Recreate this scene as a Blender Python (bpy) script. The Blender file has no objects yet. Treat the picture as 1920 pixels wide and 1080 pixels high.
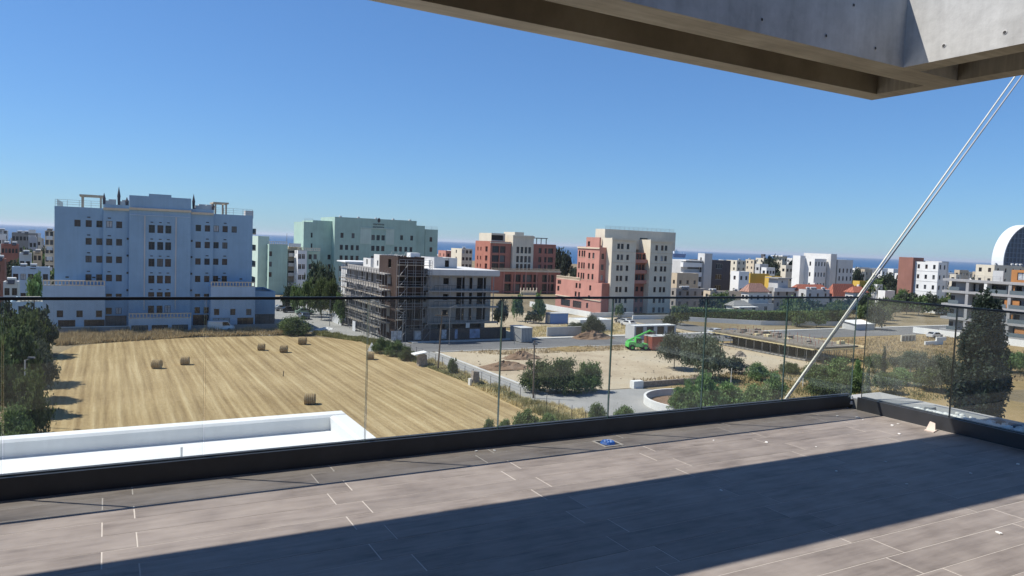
import bpy, math, random
import numpy as np
from mathutils import Vector, Matrix
random.seed(7); rng = np.random.default_rng(7)
scene = bpy.context.scene
col = scene.collection
# ------------------------------------------------------------------ camera
F = 1384.0; PITCH = math.radians(3.44); ROLL = math.radians(2.23); EYE = 18.7
GA = math.radians(28.8)                       # the street grid and the terrace share one direction
T = np.array([math.cos(GA), math.sin(GA), 0.0]); N = np.array([-math.sin(GA), math.cos(GA), 0.0])
fw = np.array([0, math.cos(PITCH), -math.sin(PITCH)]); X0 = np.array([1.0, 0, 0]); U0 = np.cross(X0, fw)
CR = math.cos(ROLL)*X0 + math.sin(ROLL)*U0; CU = -math.sin(ROLL)*X0 + math.cos(ROLL)*U0
E0 = np.array([0, 0, EYE])
cam_d = bpy.data.cameras.new('camera'); cam = bpy.data.objects.new('camera', cam_d); col.objects.link(cam)
cam_d.sensor_width = 36; cam_d.lens = F/1920*36; cam_d.clip_start = .05; cam_d.clip_end = 60000
m = Matrix((( CR[0], CU[0], -fw[0], 0), (CR[1], CU[1], -fw[1], 0), (CR[2], CU[2], -fw[2], EYE), (0, 0, 0, 1)))
cam.matrix_world = m
scene.camera = cam
# ------------------------------------------------------------------ sky, sun, exposure
SUN = -.578*T + .373*N + np.array([0, 0, 1.0]); SUN /= np.linalg.norm(SUN)
world = bpy.data.worlds.new('World'); scene.world = world; world.use_nodes = True
wn = world.node_tree.nodes; bgn = wn['Background']
sky = wn.new('ShaderNodeTexSky'); sky.sky_type = 'NISHITA'; sky.sun_disc = False
sky.sun_elevation = math.asin(SUN[2]); sky.sun_rotation = math.atan2(SUN[0], SUN[1])
sky.altitude = 0; sky.air_density = 1.0; sky.dust_density = .1; sky.ozone_density = 3.0
tint = wn.new('ShaderNodeMix'); tint.data_type = 'RGBA'; tint.blend_type = 'MULTIPLY'; tint.inputs[0].default_value = 1; tint.inputs[7].default_value = (.092, .110, .140, 1)
gam = wn.new('ShaderNodeGamma'); gam.inputs[1].default_value = .80            # softer gradient from horizon to zenith
t2 = wn.new('ShaderNodeMix'); t2.data_type = 'RGBA'; t2.blend_type = 'MULTIPLY'; t2.inputs[0].default_value = 1; t2.inputs[7].default_value = (5.2, 7.2, 8.8, 1)
world.node_tree.links.new(sky.outputs[0], tint.inputs[6]); world.node_tree.links.new(tint.outputs[2], gam.inputs[0])
world.node_tree.links.new(gam.outputs[0], t2.inputs[6]); world.node_tree.links.new(t2.outputs[2], bgn.inputs[0]); bgn.inputs[1].default_value = .074
sd = bpy.data.lights.new('sun', 'SUN'); sd.energy = 5.0; sd.angle = math.radians(.5); sd.color = (1, .955, .88)
sun = bpy.data.objects.new('sun', sd); col.objects.link(sun)
sun.rotation_euler = Vector(SUN).to_track_quat('Z', 'Y').to_euler(); sun.location = (-60, 0, 90)
vs = scene.view_settings; vs.view_transform = 'Standard'; vs.look = 'None'; vs.exposure = .4; vs.gamma = 1
# ------------------------------------------------------------------ pixel helpers (1920x1080 photo)
def ray(x, y): return (x-960)/F*CR - (y-540)/F*CU + fw
def onz(x, y, z=0.0): d = ray(x, y); return E0 + d*((z-EYE)/d[2])
def aty(x, y, Y): d = ray(x, y); return E0 + d*(Y/d[1])
def grid(P): return P@T, P@N
def GP(a, b, z=0.0): p = a*T + b*N; return (p[0], p[1], z)
def gpx(x, y): P = onz(x, y); return grid(P)
def hor(x): return 419.4 + .03897*x
# ------------------------------------------------------------------ mesh helpers
class MB:
    def __init__(s): s.v = []; s.f = []; s.m = []
    def quad(s, a, b, c, d, m=0):
        k = len(s.v); s.v += [tuple(a), tuple(b), tuple(c), tuple(d)]; s.f.append((k, k+1, k+2, k+3)); s.m.append(m)
    def tri(s, a, b, c, m=0):
        k = len(s.v); s.v += [tuple(a), tuple(b), tuple(c)]; s.f.append((k, k+1, k+2)); s.m.append(m)
    def box(s, x0, x1, y0, y1, z0, z1, m=0, top=None):
        k = len(s.v)
        s.v += [(x0,y0,z0),(x1,y0,z0),(x1,y1,z0),(x0,y1,z0),(x0,y0,z1),(x1,y0,z1),(x1,y1,z1),(x0,y1,z1)]
        for i, q in enumerate(((0,3,2,1),(4,5,6,7),(0,1,5,4),(1,2,6,5),(2,3,7,6),(3,0,4,7))):
            s.f.append(tuple(k+j for j in q)); s.m.append(top if (i == 1 and top is not None) else m)
        return s
    def hull8(s, pts, m=0):
        k = len(s.v); s.v += [tuple(p) for p in pts]
        for q in ((0,3,2,1),(4,5,6,7),(0,1,5,4),(1,2,6,5),(2,3,7,6),(3,0,4,7)):
            s.f.append(tuple(k+j for j in q)); s.m.append(m)
        return s
    def prism(s, poly, z0, z1, m=0):
        k = len(s.v); n = len(poly)
        s.v += [(x, y, z0) for x, y in poly] + [(x, y, z1) for x, y in poly]
        s.f.append(tuple(k+n+i for i in range(n))); s.m.append(m)
        s.f.append(tuple(k+n-1-i for i in range(n))); s.m.append(m)
        for i in range(n):
            j = (i+1) % n; s.f.append((k+i, k+j, k+n+j, k+n+i)); s.m.append(m)
        return s
    def tube(s, p0, p1, r0, r1=None, n=8, m=0, cap=True):
        r1 = r0 if r1 is None else r1
        p0 = Vector(p0); p1 = Vector(p1); q = (p1-p0).to_track_quat('Z', 'Y'); k = len(s.v)
        for p, r in ((p0, r0), (p1, r1)):
            for i in range(n):
                a = 2*math.pi*i/n; s.v.append(tuple(p + q @ Vector((r*math.cos(a), r*math.sin(a), 0))))
        for i in range(n):
            j = (i+1) % n; s.f.append((k+i, k+j, k+n+j, k+n+i)); s.m.append(m)
        if cap:
            s.f.append(tuple(k+n-1-i for i in range(n))); s.m.append(m)
            s.f.append(tuple(k+n+i for i in range(n))); s.m.append(m)
        return s
    def wall(s, o, ux, W, H, holes, d=.22, m=0):
        o = Vector(o); ux = Vector(ux); uz = Vector((0, 0, 1)); n = ux.cross(uz)
        hs = [(max(.02, a), max(0.0, b), min(W-.02, c), min(H-.02, e)) for a, b, c, e in holes]
        hs = [h for h in hs if h[2]-h[0] > .05 and h[3]-h[1] > .05]
        us = sorted({0.0, W} | {round(h[i], 4) for h in hs for i in (0, 2)})
        vz = sorted({0.0, H} | {round(h[i], 4) for h in hs for i in (1, 3)})
        P = lambda u, v, w=0: o + ux*u + uz*v - n*w
        for i in range(len(us)-1):
            for j in range(len(vz)-1):
                cu = (us[i]+us[i+1])/2; cv = (vz[j]+vz[j+1])/2
                if any(h[0] < cu < h[2] and h[1] < cv < h[3] for h in hs): continue
                s.quad(P(us[i], vz[j]), P(us[i+1], vz[j]), P(us[i+1], vz[j+1]), P(us[i], vz[j+1]), m)
        for a, b, c, e in hs:
            s.quad(P(a,b), P(a,b,d), P(c,b,d), P(c,b), m); s.quad(P(a,e), P(c,e), P(c,e,d), P(a,e,d), m)
            s.quad(P(a,b), P(a,e), P(a,e,d), P(a,b,d), m); s.quad(P(c,b), P(c,b,d), P(c,e,d), P(c,e), m)
        return hs
    def mesh(s, name, mats):
        me = bpy.data.meshes.new(name); me.from_pydata(s.v, [], s.f)
        for mt in (mats if isinstance(mats, (list, tuple)) else [mats]): me.materials.append(mt)
        if any(s.m): me.polygons.foreach_set('material_index', s.m)
        me.update(); return me
    def build(s, name, mats, parent=None, loc=None, rz=0.0, smooth=False):
        me = s.mesh(name, mats)
        if smooth: me.polygons.foreach_set('use_smooth', [True]*len(me.polygons))
        return link(name, me, parent, loc, rz)
def link(name, me, parent=None, loc=None, rz=0.0, scale=None):
    o = bpy.data.objects.new(name, me); col.objects.link(o)
    if parent is not None: o.parent = parent
    if loc is not None: o.location = loc
    if rz: o.rotation_euler[2] = rz
    if scale is not None: o.scale = scale
    return o
def tag(o, label=None, cat=None, group=None, kind=None):
    if label: o['label'] = label
    if cat: o['category'] = cat
    if group: o['group'] = group
    if kind: o['kind'] = kind
    return o
def thing(name, label, cat, loc=(0, 0, 0), rz=0.0, group=None):
    return tag(link(name, None, None, loc, rz), label, cat, group)
def fastmesh(name, V, Q, mats, k=4):
    me = bpy.data.meshes.new(name); nv = len(V); nf = len(Q)
    me.vertices.add(nv); me.vertices.foreach_set('co', np.asarray(V, np.float32).ravel())
    me.loops.add(nf*k); me.loops.foreach_set('vertex_index', np.asarray(Q, np.int32).ravel())
    me.polygons.add(nf); me.polygons.foreach_set('loop_start', np.arange(0, nf*k, k, dtype=np.int32))
    me.update(calc_edges=True)
    for mt in (mats if isinstance(mats, (list, tuple)) else [mats]): me.materials.append(mt)
    return me
# ------------------------------------------------------------------ materials
def newmat(name):
    mt = bpy.data.materials.new(name); mt.use_nodes = True
    nt = mt.node_tree; return mt, nt, nt.nodes['Principled BSDF']
def lk(nt, a, b): nt.links.new(a, b)
def ramp(nt, fac, stops, interp='LINEAR'):
    r = nt.nodes.new('ShaderNodeValToRGB'); r.color_ramp.interpolation = interp
    el = r.color_ramp.elements
    while len(el) < len(stops): el.new(.5)
    for e, (p, c) in zip(el, stops): e.position = p; e.color = (c[0], c[1], c[2], 1)
    lk(nt, fac, r.inputs[0]); return r
def coords(nt, kind='Object', scale=(1, 1, 1), rot=(0, 0, 0)):
    tc = nt.nodes.new('ShaderNodeTexCoord'); mp = nt.nodes.new('ShaderNodeMapping')
    mp.inputs['Scale'].default_value = scale; mp.inputs['Rotation'].default_value = rot
    lk(nt, tc.outputs[kind], mp.inputs[0]); return mp.outputs[0]
def noise(nt, vec, sc, det=6, rough=.6):
    n = nt.nodes.new('ShaderNodeTexNoise'); n.inputs['Scale'].default_value = sc
    n.inputs['Detail'].default_value = det; n.inputs['Roughness'].default_value = rough
    if vec is not None: lk(nt, vec, n.inputs['Vector'])
    return n.outputs['Fac']
def mul(nt, a, b, op='MULTIPLY'):
    n = nt.nodes.new('ShaderNodeMath'); n.operation = op
    for i, x in enumerate((a, b)):
        if isinstance(x, (int, float)): n.inputs[i].default_value = x
        else: lk(nt, x, n.inputs[i])
    return n.outputs[0]
def mixc(nt, fac, a, b, mode='MIX'):
    n = nt.nodes.new('ShaderNodeMix'); n.data_type = 'RGBA'; n.blend_type = mode
    if isinstance(fac, (int, float)): n.inputs[0].default_value = fac
    else: lk(nt, fac, n.inputs[0])
    for i, x in ((6, a), (7, b)):
        if isinstance(x, tuple): n.inputs[i].default_value = (*x[:3], 1)
        else: lk(nt, x, n.inputs[i])
    return n.outputs[2]
def bump(nt, bs, h, strength=.3, dist=.02):
    b = nt.nodes.new('ShaderNodeBump'); b.inputs['Strength'].default_value = strength; b.inputs['Distance'].default_value = dist
    lk(nt, h, b.inputs['Height']); lk(nt, b.outputs[0], bs.inputs['Normal'])
_pc = {}
def plaster(name, c, rough=.85, var=.16, sc=.35, streak=True):
    """painted wall: slight weathering, vertical rain streaks, grime"""
    if name in _pc: return _pc[name]
    mt, nt, bs = newmat(name); v = coords(nt)
    n1 = noise(nt, v, sc); v2 = coords(nt, scale=(2.2, 2.2, .12)); n2 = noise(nt, v2, 1.0, 4)
    f = mul(nt, mul(nt, n1, .6), mul(nt, n2, .4 if streak else 0), 'ADD')
    lo = tuple(x*(1-var*1.3) for x in c); hi = tuple(min(.92, x*(1+var*.6)) for x in c)
    r = ramp(nt, f, ((.3, lo), (.62, hi))); lk(nt, r.outputs[0], bs.inputs['Base Color'])
    bs.inputs['Roughness'].default_value = rough; bs.inputs['Specular IOR Level'].default_value = .25
    _pc[name] = mt; return mt
def plain(name, c, rough=.5, metal=0.0, spec=.5, var=.1, sc=3.0):
    if name in _pc: return _pc[name]
    mt, nt, bs = newmat(name)
    n1 = noise(nt, coords(nt), sc, 4)
    r = ramp(nt, n1, ((.3, tuple(x*(1-var) for x in c)), (.7, tuple(min(.95, x*(1+var)) for x in c))))
    lk(nt, r.outputs[0], bs.inputs['Base Color'])
    bs.inputs['Roughness'].default_value = rough; bs.inputs['Metallic'].default_value = metal
    bs.inputs['Specular IOR Level'].default_value = spec
    _pc[name] = mt; return mt
def leafmat(name, dark, light, rough=.6):
    mt, nt, bs = newmat(name)
    g = nt.nodes.new('ShaderNodeNewGeometry'); n1 = noise(nt, coords(nt, 'Object', (1.2, 1.2, 1.2)), 2.0, 3)
    oi = nt.nodes.new('ShaderNodeObjectInfo')
    f = mul(nt, mul(nt, g.outputs['Random Per Island'], .55), mul(nt, n1, .45), 'ADD')
    r = ramp(nt, f, ((.2, dark), (.75, light)))
    hs = nt.nodes.new('ShaderNodeHueSaturation'); lk(nt, r.outputs[0], hs.inputs['Color'])
    lk(nt, mul(nt, mul(nt, oi.outputs['Random'], .5), .75, 'ADD'), hs.inputs['Value'])
    lk(nt, mul(nt, mul(nt, oi.outputs['Random'], .03), .485, 'ADD'), hs.inputs['Hue'])
    lk(nt, hs.outputs[0], bs.inputs['Base Color']); bs.inputs['Roughness'].default_value = rough
    bs.inputs['Specular IOR Level'].default_value = .3
    tr = nt.nodes.new('ShaderNodeBsdfTranslucent'); lk(nt, hs.outputs[0], tr.inputs[0])
    mx = nt.nodes.new('ShaderNodeMixShader'); mx.inputs[0].default_value = .32
    lk(nt, bs.outputs[0], mx.inputs[1]); lk(nt, tr.outputs[0], mx.inputs[2])
    lk(nt, mx.outputs[0], nt.nodes['Material Output'].inputs[0]); return mt
def groundmat(name, stops, sc=.15, sc2=3.0, bs_=.4, kind='Object'):
    mt, nt, bs = newmat(name); v = coords(nt, kind)
    f = mul(nt, mul(nt, noise(nt, v, sc, 8, .65), .7), mul(nt, noise(nt, v, sc2, 6, .7), .3), 'ADD')
    r = ramp(nt, f, stops); lk(nt, r.outputs[0], bs.inputs['Base Color'])
    bs.inputs['Roughness'].default_value = .95; bs.inputs['Specular IOR Level'].default_value = .1
    bump(nt, bs, noise(nt, v, sc2*1.5, 6), bs_, .08); return mt
M = {}
M['white'] = plaster('white_paint', (.74, .74, .72), var=.07)
M['white_roof'] = plaster('white_roof_coating', (.76, .77, .76), var=.07, sc=.5, streak=False)
M['offwhite'] = plaster('offwhite_render', (.66, .65, .62), var=.1)
M['cream'] = plaster('cream_paint', (.62, .53, .40), var=.1)
M['palecream'] = plaster('pale_cream_paint', (.66, .60, .48), var=.1)
M['blue'] = plaster('blue_paint', (.285, .425, .56), var=.1)
M['bluelight'] = plaster('light_blue_paint', (.40, .52, .64), var=.1)
M['green'] = plaster('mint_paint', (.37, .51, .44), var=.12)
M['greenlight'] = plaster('pale_mint_paint', (.50, .61, .53), var=.1)
M['pink'] = plaster('salmon_paint', (.48, .235, .19), var=.12)
M['terra'] = plaster('terracotta_paint', (.40, .165, .12), var=.14)
M['greyconc'] = plaster('grey_concrete', (.31, .30, .285), var=.16)
M['palegrey'] = plaster('pale_grey_render', (.52, .52, .51), var=.1)
M['darkgrey'] = plaster('dark_grey_cladding', (.09, .085, .095), var=.15)
M['brown'] = plaster('brown_cladding', (.055, .036, .03), var=.2)
M['redbrown'] = plaster('red_brown_panel', (.27, .13, .10), var=.15)
M['orange'] = plaster('orange_panel', (.42, .19, .07), var=.14)
M['yellow'] = plaster('yellow_paint', (.60, .40, .08), var=.08)
M['sandstone'] = plaster('sand_render', (.50, .42, .31), var=.14)
M['roofgrey'] = plaster('grey_roof_screed', (.36, .35, .33), var=.2, streak=False)
M['frame_brown'] = plain('brown_window_frame', (.06, .045, .04), .5)
M['frame_white'] = plain('white_window_frame', (.6, .6, .58), .5)
M['frame_dark'] = plain('dark_window_frame', (.03, .03, .035), .4)
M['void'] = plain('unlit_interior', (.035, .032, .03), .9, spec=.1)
M['metal'] = plain('galvanised_metal', (.26, .26, .265), .5, .4)
M['steel_dark'] = plain('dark_steel', (.05, .05, .055), .45, .3)
M['wood_pole'] = plain('weathered_timber', (.13, .10, .075), .9, var=.3, sc=1.5)
M['plank'] = plain('scaffold_plank', (.25, .225, .19), .85, var=.2)
M['timber'] = plain('yellow_formwork_timber', (.62, .52, .30), .8, var=.2)
M['rubber'] = plain('black_rubber', (.02, .02, .02), .8)
M['stonewall'] = plain('rough_stone', (.26, .22, .18), .95, var=.4, sc=4)
M['trunk'] = plain('bark', (.11, .085, .06), .95, var=.35, sc=4)
M['tile_red'] = plain('red_roof_tile', (.31, .105, .065), .85, var=.25, sc=2.5)
M['tile_brown'] = plain('brown_roof_tile', (.30, .17, .13), .85, var=.25, sc=2.5)
mt, nt, bs = newmat('window_glass'); M['glassdark'] = mt
bs.inputs['Base Color'].default_value = (.02, .022, .027, 1); bs.inputs['Roughness'].default_value = .12; bs.inputs['Specular IOR Level'].default_value = .5
M['glassbrown'] = plain('curtained_window_glass', (.055, .038, .034), .25, var=.4, sc=2)
M['glassgrey'] = plain('blind_window_glass', (.10, .105, .11), .3, var=.3, sc=2)
M['glasssky'] = plain('see_through_sky_pane', (.42, .44, .46), .35, var=.3, sc=2)  # pale colour stands in for bright sky seen through the window
mt, nt, bs = newmat('balcony_glass'); M['glassbalc'] = mt
bs.inputs['Base Color'].default_value = (.12, .15, .17, 1); bs.inputs['Roughness'].default_value = .1
L_olive = leafmat('olive_leaves', (.045, .06, .037), (.165, .19, .125))
L_green = leafmat('green_leaves', (.042, .07, .022), (.165, .23, .08))
L_bright = leafmat('oleander_leaves', (.07, .115, .035), (.22, .32, .115))
L_dark = leafmat('dark_conifer_leaves', (.014, .026, .016), (.07, .09, .052))
L_conifer = leafmat('conifer_needles', (.008, .017, .011), (.038, .055, .032))
L_dry = leafmat('dry_grass', (.30, .23, .11), (.68, .56, .34), .9)
L_drygreen = leafmat('half_dry_grass', (.10, .105, .035), (.34, .31, .14), .9)
# ------------------------------------------------------------------ ground, sea, streets
M['ground'] = groundmat('dry_ground', ((.25, (0.078, 0.066, 0.039)), (.42, (0.156, 0.125, 0.074)), (.55, (0.234, 0.187, 0.117)), (.7, (0.296, 0.250, 0.164))), .05, 1.2)
M['dirt'] = groundmat('sandy_dirt', ((.28, (.22, .165, .105)), (.42, (.35, .28, .195)), (.56, (.45, .38, .275)), (.7, (.39, .35, .285))), .07, 1.6, .5)
M['scrub'] = groundmat('dry_scrub_ground', ((.28, (0.096, 0.088, 0.036)), (.45, (0.240, 0.176, 0.080)), (.6, (0.320, 0.232, 0.120)), (.75, (0.176, 0.160, 0.072))), .10, 1.5, .6)
M['asphalt'] = groundmat('old_asphalt', ((.3, (0.122, 0.122, 0.126)), (.5, (0.153, 0.153, 0.155)), (.7, (0.180, 0.180, 0.180))), .12, 6, .15)
M['concroad'] = groundmat('concrete_road', ((.3, (0.246, 0.242, 0.230)), (.5, (0.295, 0.291, 0.279)), (.7, (0.344, 0.336, 0.320))), .2, 5, .15)
M['kerbstone'] = plain('kerb_stone', (.50, .49, .46), .9, var=.12, sc=1)
M['mound'] = groundmat('red_earth', ((.3, (0.128, 0.080, 0.052)), (.5, (0.216, 0.144, 0.096)), (.7, (0.288, 0.216, 0.160))), .4, 3, .8)
# stubble field with mown swaths
mt, nt, bs = newmat('stubble'); M['stubble'] = mt
v = coords(nt)
w1 = nt.nodes.new('ShaderNodeTexWave'); w1.inputs['Scale'].default_value = .14; w1.inputs['Distortion'].default_value = 2.2
w1.inputs['Detail'].default_value = 3; w1.inputs['Detail Scale'].default_value = .5
lk(nt, coords(nt, scale=(1, .22, 1)), w1.inputs['Vector'])
sl = noise(nt, coords(nt, scale=(1.5, .05, 1)), 1.0, 6, .62)
wb = nt.nodes.new('ShaderNodeTexWave'); wb.inputs['Scale'].default_value = .40; wb.inputs['Distortion'].default_value = 3.0; wb.inputs['Detail'].default_value = 4; wb.inputs['Detail Scale'].default_value = .8
lk(nt, coords(nt, scale=(1, .12, 1)), wb.inputs['Vector']); w2 = mul(nt, wb.outputs['Fac'], .065)
fn = noise(nt, coords(nt, scale=(1, .45, 1)), 3.2, 9, .78); big = noise(nt, v, .09, 4)
f = mul(nt, mul(nt, w2, mul(nt, w1.outputs['Fac'], .08), 'ADD'), mul(nt, sl, .44), 'ADD'); f = mul(nt, f, mul(nt, fn, .34), 'ADD'); f = mul(nt, f, mul(nt, big, .22), 'ADD')
r = ramp(nt, f, ((.36, (.155, .105, .048)), (.48, (.265, .19, .095)), (.60, (.36, .27, .14)), (.72, (.47, .375, .215))))
lk(nt, r.outputs[0], bs.inputs['Base Color']); bs.inputs['Roughness'].default_value = .95; bs.inputs['Specular IOR Level'].default_value = .1
bump(nt, bs, f, .9, .25)
def sheet(name, pts, z, mat, ab=True):
    """flat sheet; pts in grid coordinates"""
    mb = MB(); k = len(pts); mb.v = [(p[0], p[1], 0) for p in pts]; mb.f = [tuple(range(k))]; mb.m = [0]
    return tag(mb.build(name, mat, None, (0, 0, z), GA), kind='structure')
sheet('ground', [(-700, -160), (900, -160), (900, 520), (-700, 960)], 0, M['ground'])
mt, nt, bs = newmat('sea_water'); M['sea'] = mt
n1 = noise(nt, coords(nt, scale=(.004, .02, 1)), 1.0, 5)
r = ramp(nt, n1, ((.35, (.02, .075, .17)), (.7, (.026, .095, .21)))); lk(nt, r.outputs[0], bs.inputs['Base Color'])
bs.inputs['Roughness'].default_value = .55; bs.inputs['Specular IOR Level'].default_value = .25
bump(nt, bs, noise(nt, coords(nt, scale=(.05, .2, 1)), 1.0, 4), .5, 2)
mb = MB(); mb.quad((-40000, -900, 0), (40000, -900, 0), (40000, 42000, 0), (-40000, 42000, 0))
tag(mb.build('sea', M['sea'], None, (0, 0, -3.0)), kind='structure')
sheet('field', [(-6.2, 40), (42.3, 40), (42.0, 122), (40.5, 128), (36.5, 134), (31, 139), (12, 140), (2, 138), (-4.5, 133), (-6.2, 126)], .03, M['stubble'])
sheet('street', [(36, 142), (43.2, 128), (43.2, 75), (47.9, 75), (47.9, 220), (30, 220), (30, 150)], .05, M['concroad'])
sheet('cross_street', [(43.2, 114.3), (240, 110.5), (240, 123.5), (150, 124.8), (120, 124.6), (43.2, 124.3)], .06, M['asphalt'])
sheet('yard', [(44.5, 40), (70, 40), (70, 70), (62, 77.5), (47, 77.8), (43.4, 76)], .045, M['concroad'])
sheet('dirt_lot', [(48.4, 78.2), (62, 78), (78, 82), (108, 82), (108, 113.8), (48.4, 113.8)], .02, M['dirt'])
sheet('scrub_slope', [(108.5, 60), (240, 40), (240, 110), (108.5, 113.5)], .02, M['scrub'])
sheet('garden_plot', [(57, 40), (108, 40), (108, 81.5), (78, 81.5), (64, 76), (58, 70)], .035, M['scrub'])
sheet('building_plot', [(49, 126), (118, 127), (122, 160), (70, 190), (49, 190)], .02, M['dirt'])
sheet('far_street', [(117, 156), (120, 126), (130, 126), (129, 150), (124, 158)], .07, M['asphalt'])
def kerbline(pts, w=.5, h=.13, name='kerb'):
    mb = MB()
    for (a0, b0), (a1, b1) in zip(pts[:-1], pts[1:]):
        dx, dy = a1-a0, b1-b0; L = math.hypot(dx, dy); nx, ny = -dy/L*w/2, dx/L*w/2
        mb.hull8([(a0-nx, b0-ny, .0), (a1-nx, b1-ny, .0), (a1+nx, b1+ny, .0), (a0+nx, b0+ny, .0), (a0-nx, b0-ny, h), (a1-nx, b1-ny, h), (a1+nx, b1+ny, h), (a0+nx, b0+ny, h)])
    return tag(mb.build(name, M['kerbstone'], None, (0, 0, .02), GA), kind='structure')
kerbline([(48.4, 125.2), (120, 125.4)], 1.5, .16, 'pavement')
kerbline([(48.3, 78), (48.3, 113.4)], .5)
kerbline([(49.0, 126.6), (49.0, 190)], 1.4, .16, 'pavement')
kerbline([(49, 113.6), (107, 113.2)], .35)
kerbline([(131, 125.6), (236, 124.6)], 1.3, .16, 'pavement')
kerbline([(36.6, 143.5), (43.1, 129), (43.1, 76)], .3)
# ------------------------------------------------------------------ terrace (local frame t, n, height above the tiles)
Z0 = EYE - 1.55; TZ = (0, 0, Z0)
mt, nt, bs = newmat('wood_look_tile'); M['tile'] = mt
oi = nt.nodes.new('ShaderNodeObjectInfo')
tc = nt.nodes.new('ShaderNodeTexCoord'); ad = nt.nodes.new('ShaderNodeVectorMath'); ad.operation = 'ADD'
cb = nt.nodes.new('ShaderNodeCombineXYZ')
for i in range(3): lk(nt, mul(nt, oi.outputs['Random'], (37., 91., 13.)[i]), cb.inputs[i])
lk(nt, tc.outputs['Object'], ad.inputs[0]); lk(nt, cb.outputs[0], ad.inputs[1])
mp = nt.nodes.new('ShaderNodeMapping'); mp.inputs['Scale'].default_value = (1.3, 9, 1); lk(nt, ad.outputs[0], mp.inputs[0])
g1 = noise(nt, mp.outputs[0], 2.2, 8, .65); g2 = noise(nt, ad.outputs[0], 2.6, 4)
f = mul(nt, mul(nt, g1, .5), mul(nt, g2, .5), 'ADD')
r = ramp(nt, f, ((.30, (.105, .085, .070)), (.46, (.198, .166, .142)), (.60, (.262, .224, .194)), (.72, (.295, .258, .226))))
hs = nt.nodes.new('ShaderNodeHueSaturation'); lk(nt, r.outputs[0], hs.inputs['Color'])
lk(nt, mul(nt, mul(nt, oi.outputs['Random'], .18), .90, 'ADD'), hs.inputs['Value'])
# dust film left by the building works, in patches that run over many tiles
gpos = nt.nodes.new('ShaderNodeNewGeometry'); dn = noise(nt, gpos.outputs['Position'], 1.1, 7, .7)
dr = ramp(nt, dn, ((.45, (0, 0, 0)), (.72, (.45, .45, .45))))
cc = mixc(nt, dr.outputs[0], hs.outputs[0], (.32, .28, .248))
lk(nt, cc, bs.inputs['Base Color'])
lk(nt, mul(nt, mul(nt, g2, .25), .45, 'ADD'), bs.inputs['Roughness'])
bs.inputs['Specular IOR Level'].default_value = .35; bump(nt, bs, g1, .15, .004)
M['grout'] = plain('pale_grout', (.46, .415, .365), .9, var=.1, sc=8)
M['grout_floor'] = M['grout']
floor = MB(); floor.box(-9, 6.70, -8, 4.915, -.20, -.0012)
floor_o = tag(floor.build('terrace_floor', M['grout'], None, TZ, GA), kind='structure')
ROWH, TLEN, GAP = .2029, 1.19, .006
_tm = {}
def tile_mesh(L, W):
    k = (round(L, 3), round(W, 3))
    if k not in _tm:
        b = .0015; mb = MB()
        lo = [(-L/2, -W/2), (L/2, -W/2), (L/2, W/2), (-L/2, W/2)]; hi = [(-L/2+b, -W/2+b), (L/2-b, -W/2+b), (L/2-b, W/2-b), (-L/2+b, W/2-b)]
        mb.v = [(x, y, -.003) for x, y in lo] + [(x, y, -.0012) for x, y in lo] + [(x, y, 0) for x, y in hi]
        for i in range(4):
            j = (i+1) % 4; mb.f += [(i, j, 4+j, 4+i), (4+i, 4+j, 8+j, 8+i)]
        mb.f.append((8, 9, 10, 11)); mb.m = [0]*len(mb.f); _tm[k] = mb.mesh('tile', M['tile'])
    return _tm[k]
rest = MB(); ntile = 0
for k in range(-1, 50):
    n1 = 4.757 - ROWH*k; n0 = n1 - ROWH
    if n0 < -7.9: break
    n1 = min(n1, 4.908)
    if k == -1: n0, n1 = 4.757, 4.908
    off = (.137 if (k % 2) else -.017)
    t0 = off - TLEN*8
    while t0 < 6.68:
        a, b = max(t0, -8.9), min(t0+TLEN, 6.684)
        if b-a > .02:
            ca, cn = (a+b)/2, (n0+n1)/2; L, W = b-a-GAP, n1-n0-.0032
            jz = random.uniform(-.0005, .0005)
            if n0 > 1.55 and b > -1.4 and ntile < 300:
                # rows in view: one object per tile
                o = link('tile', tile_mesh(L, W), floor_o, (ca, cn, jz)); ntile += 1
            else:
                x0, x1, y0, y1 = ca-L/2, ca+L/2, cn-W/2, cn+W/2; rest.quad((x0, y0, jz), (x1, y0, jz), (x1, y1, jz), (x0, y1, jz))
        t0 += TLEN
tag(rest.build('tiles_out_of_view', M['tile'], floor_o), kind='stuff')
# body of the house the terrace stands on
M['uppercl'] = plaster('low_bounce_cladding', (.12, .11, .10), var=.2)  # dark, so the added upper storey bounces little light
M['slabedge'] = plaster('slab_edge_render', (.6, .6, .58), var=.1)
hb = thing('terrace_house', 'white rendered house carrying the tiled roof terrace', 'house', GP(0, 0), GA)
MB().box(-9.2, 6.9, -8.2, 5.0, 0, Z0-.2).build('wall', M['white'], hb)
MB().box(-9.2, 7.42, -8.2, 5.06, Z0-.45, Z0-.205).build('slab', M['slabedge'], hb)
# unseen upper storey added behind the viewer to block sky light: wall, doors, overhang
MB().box(-9.0, 5.86, -8.0, -1.6, Z0-.002, Z0+3.15).build('sky_block_wall', M['uppercl'], hb)
MB().box(-9.2, 5.872, -8.1, 1.3, Z0+3.155, Z0+3.75).build('sky_block_overhang', M['uppercl'], hb)  # reaches over the terrace to close off more sky
for x_ in (-6.0, -3.4, -.8, 1.8):
    MB().box(x_, x_+2.4, -1.598, -1.55, Z0+.02, Z0+2.5).build('sliding_door', M['glassdark'], hb)
# pale ledge outside the side railing with stones on it
MB().box(6.803, 7.42, -8.2, 5.06, Z0-.2, Z0+.085).build('ledge', plaster('ledge_screed', (.40, .395, .38), var=.15, streak=False), hb)
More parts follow.
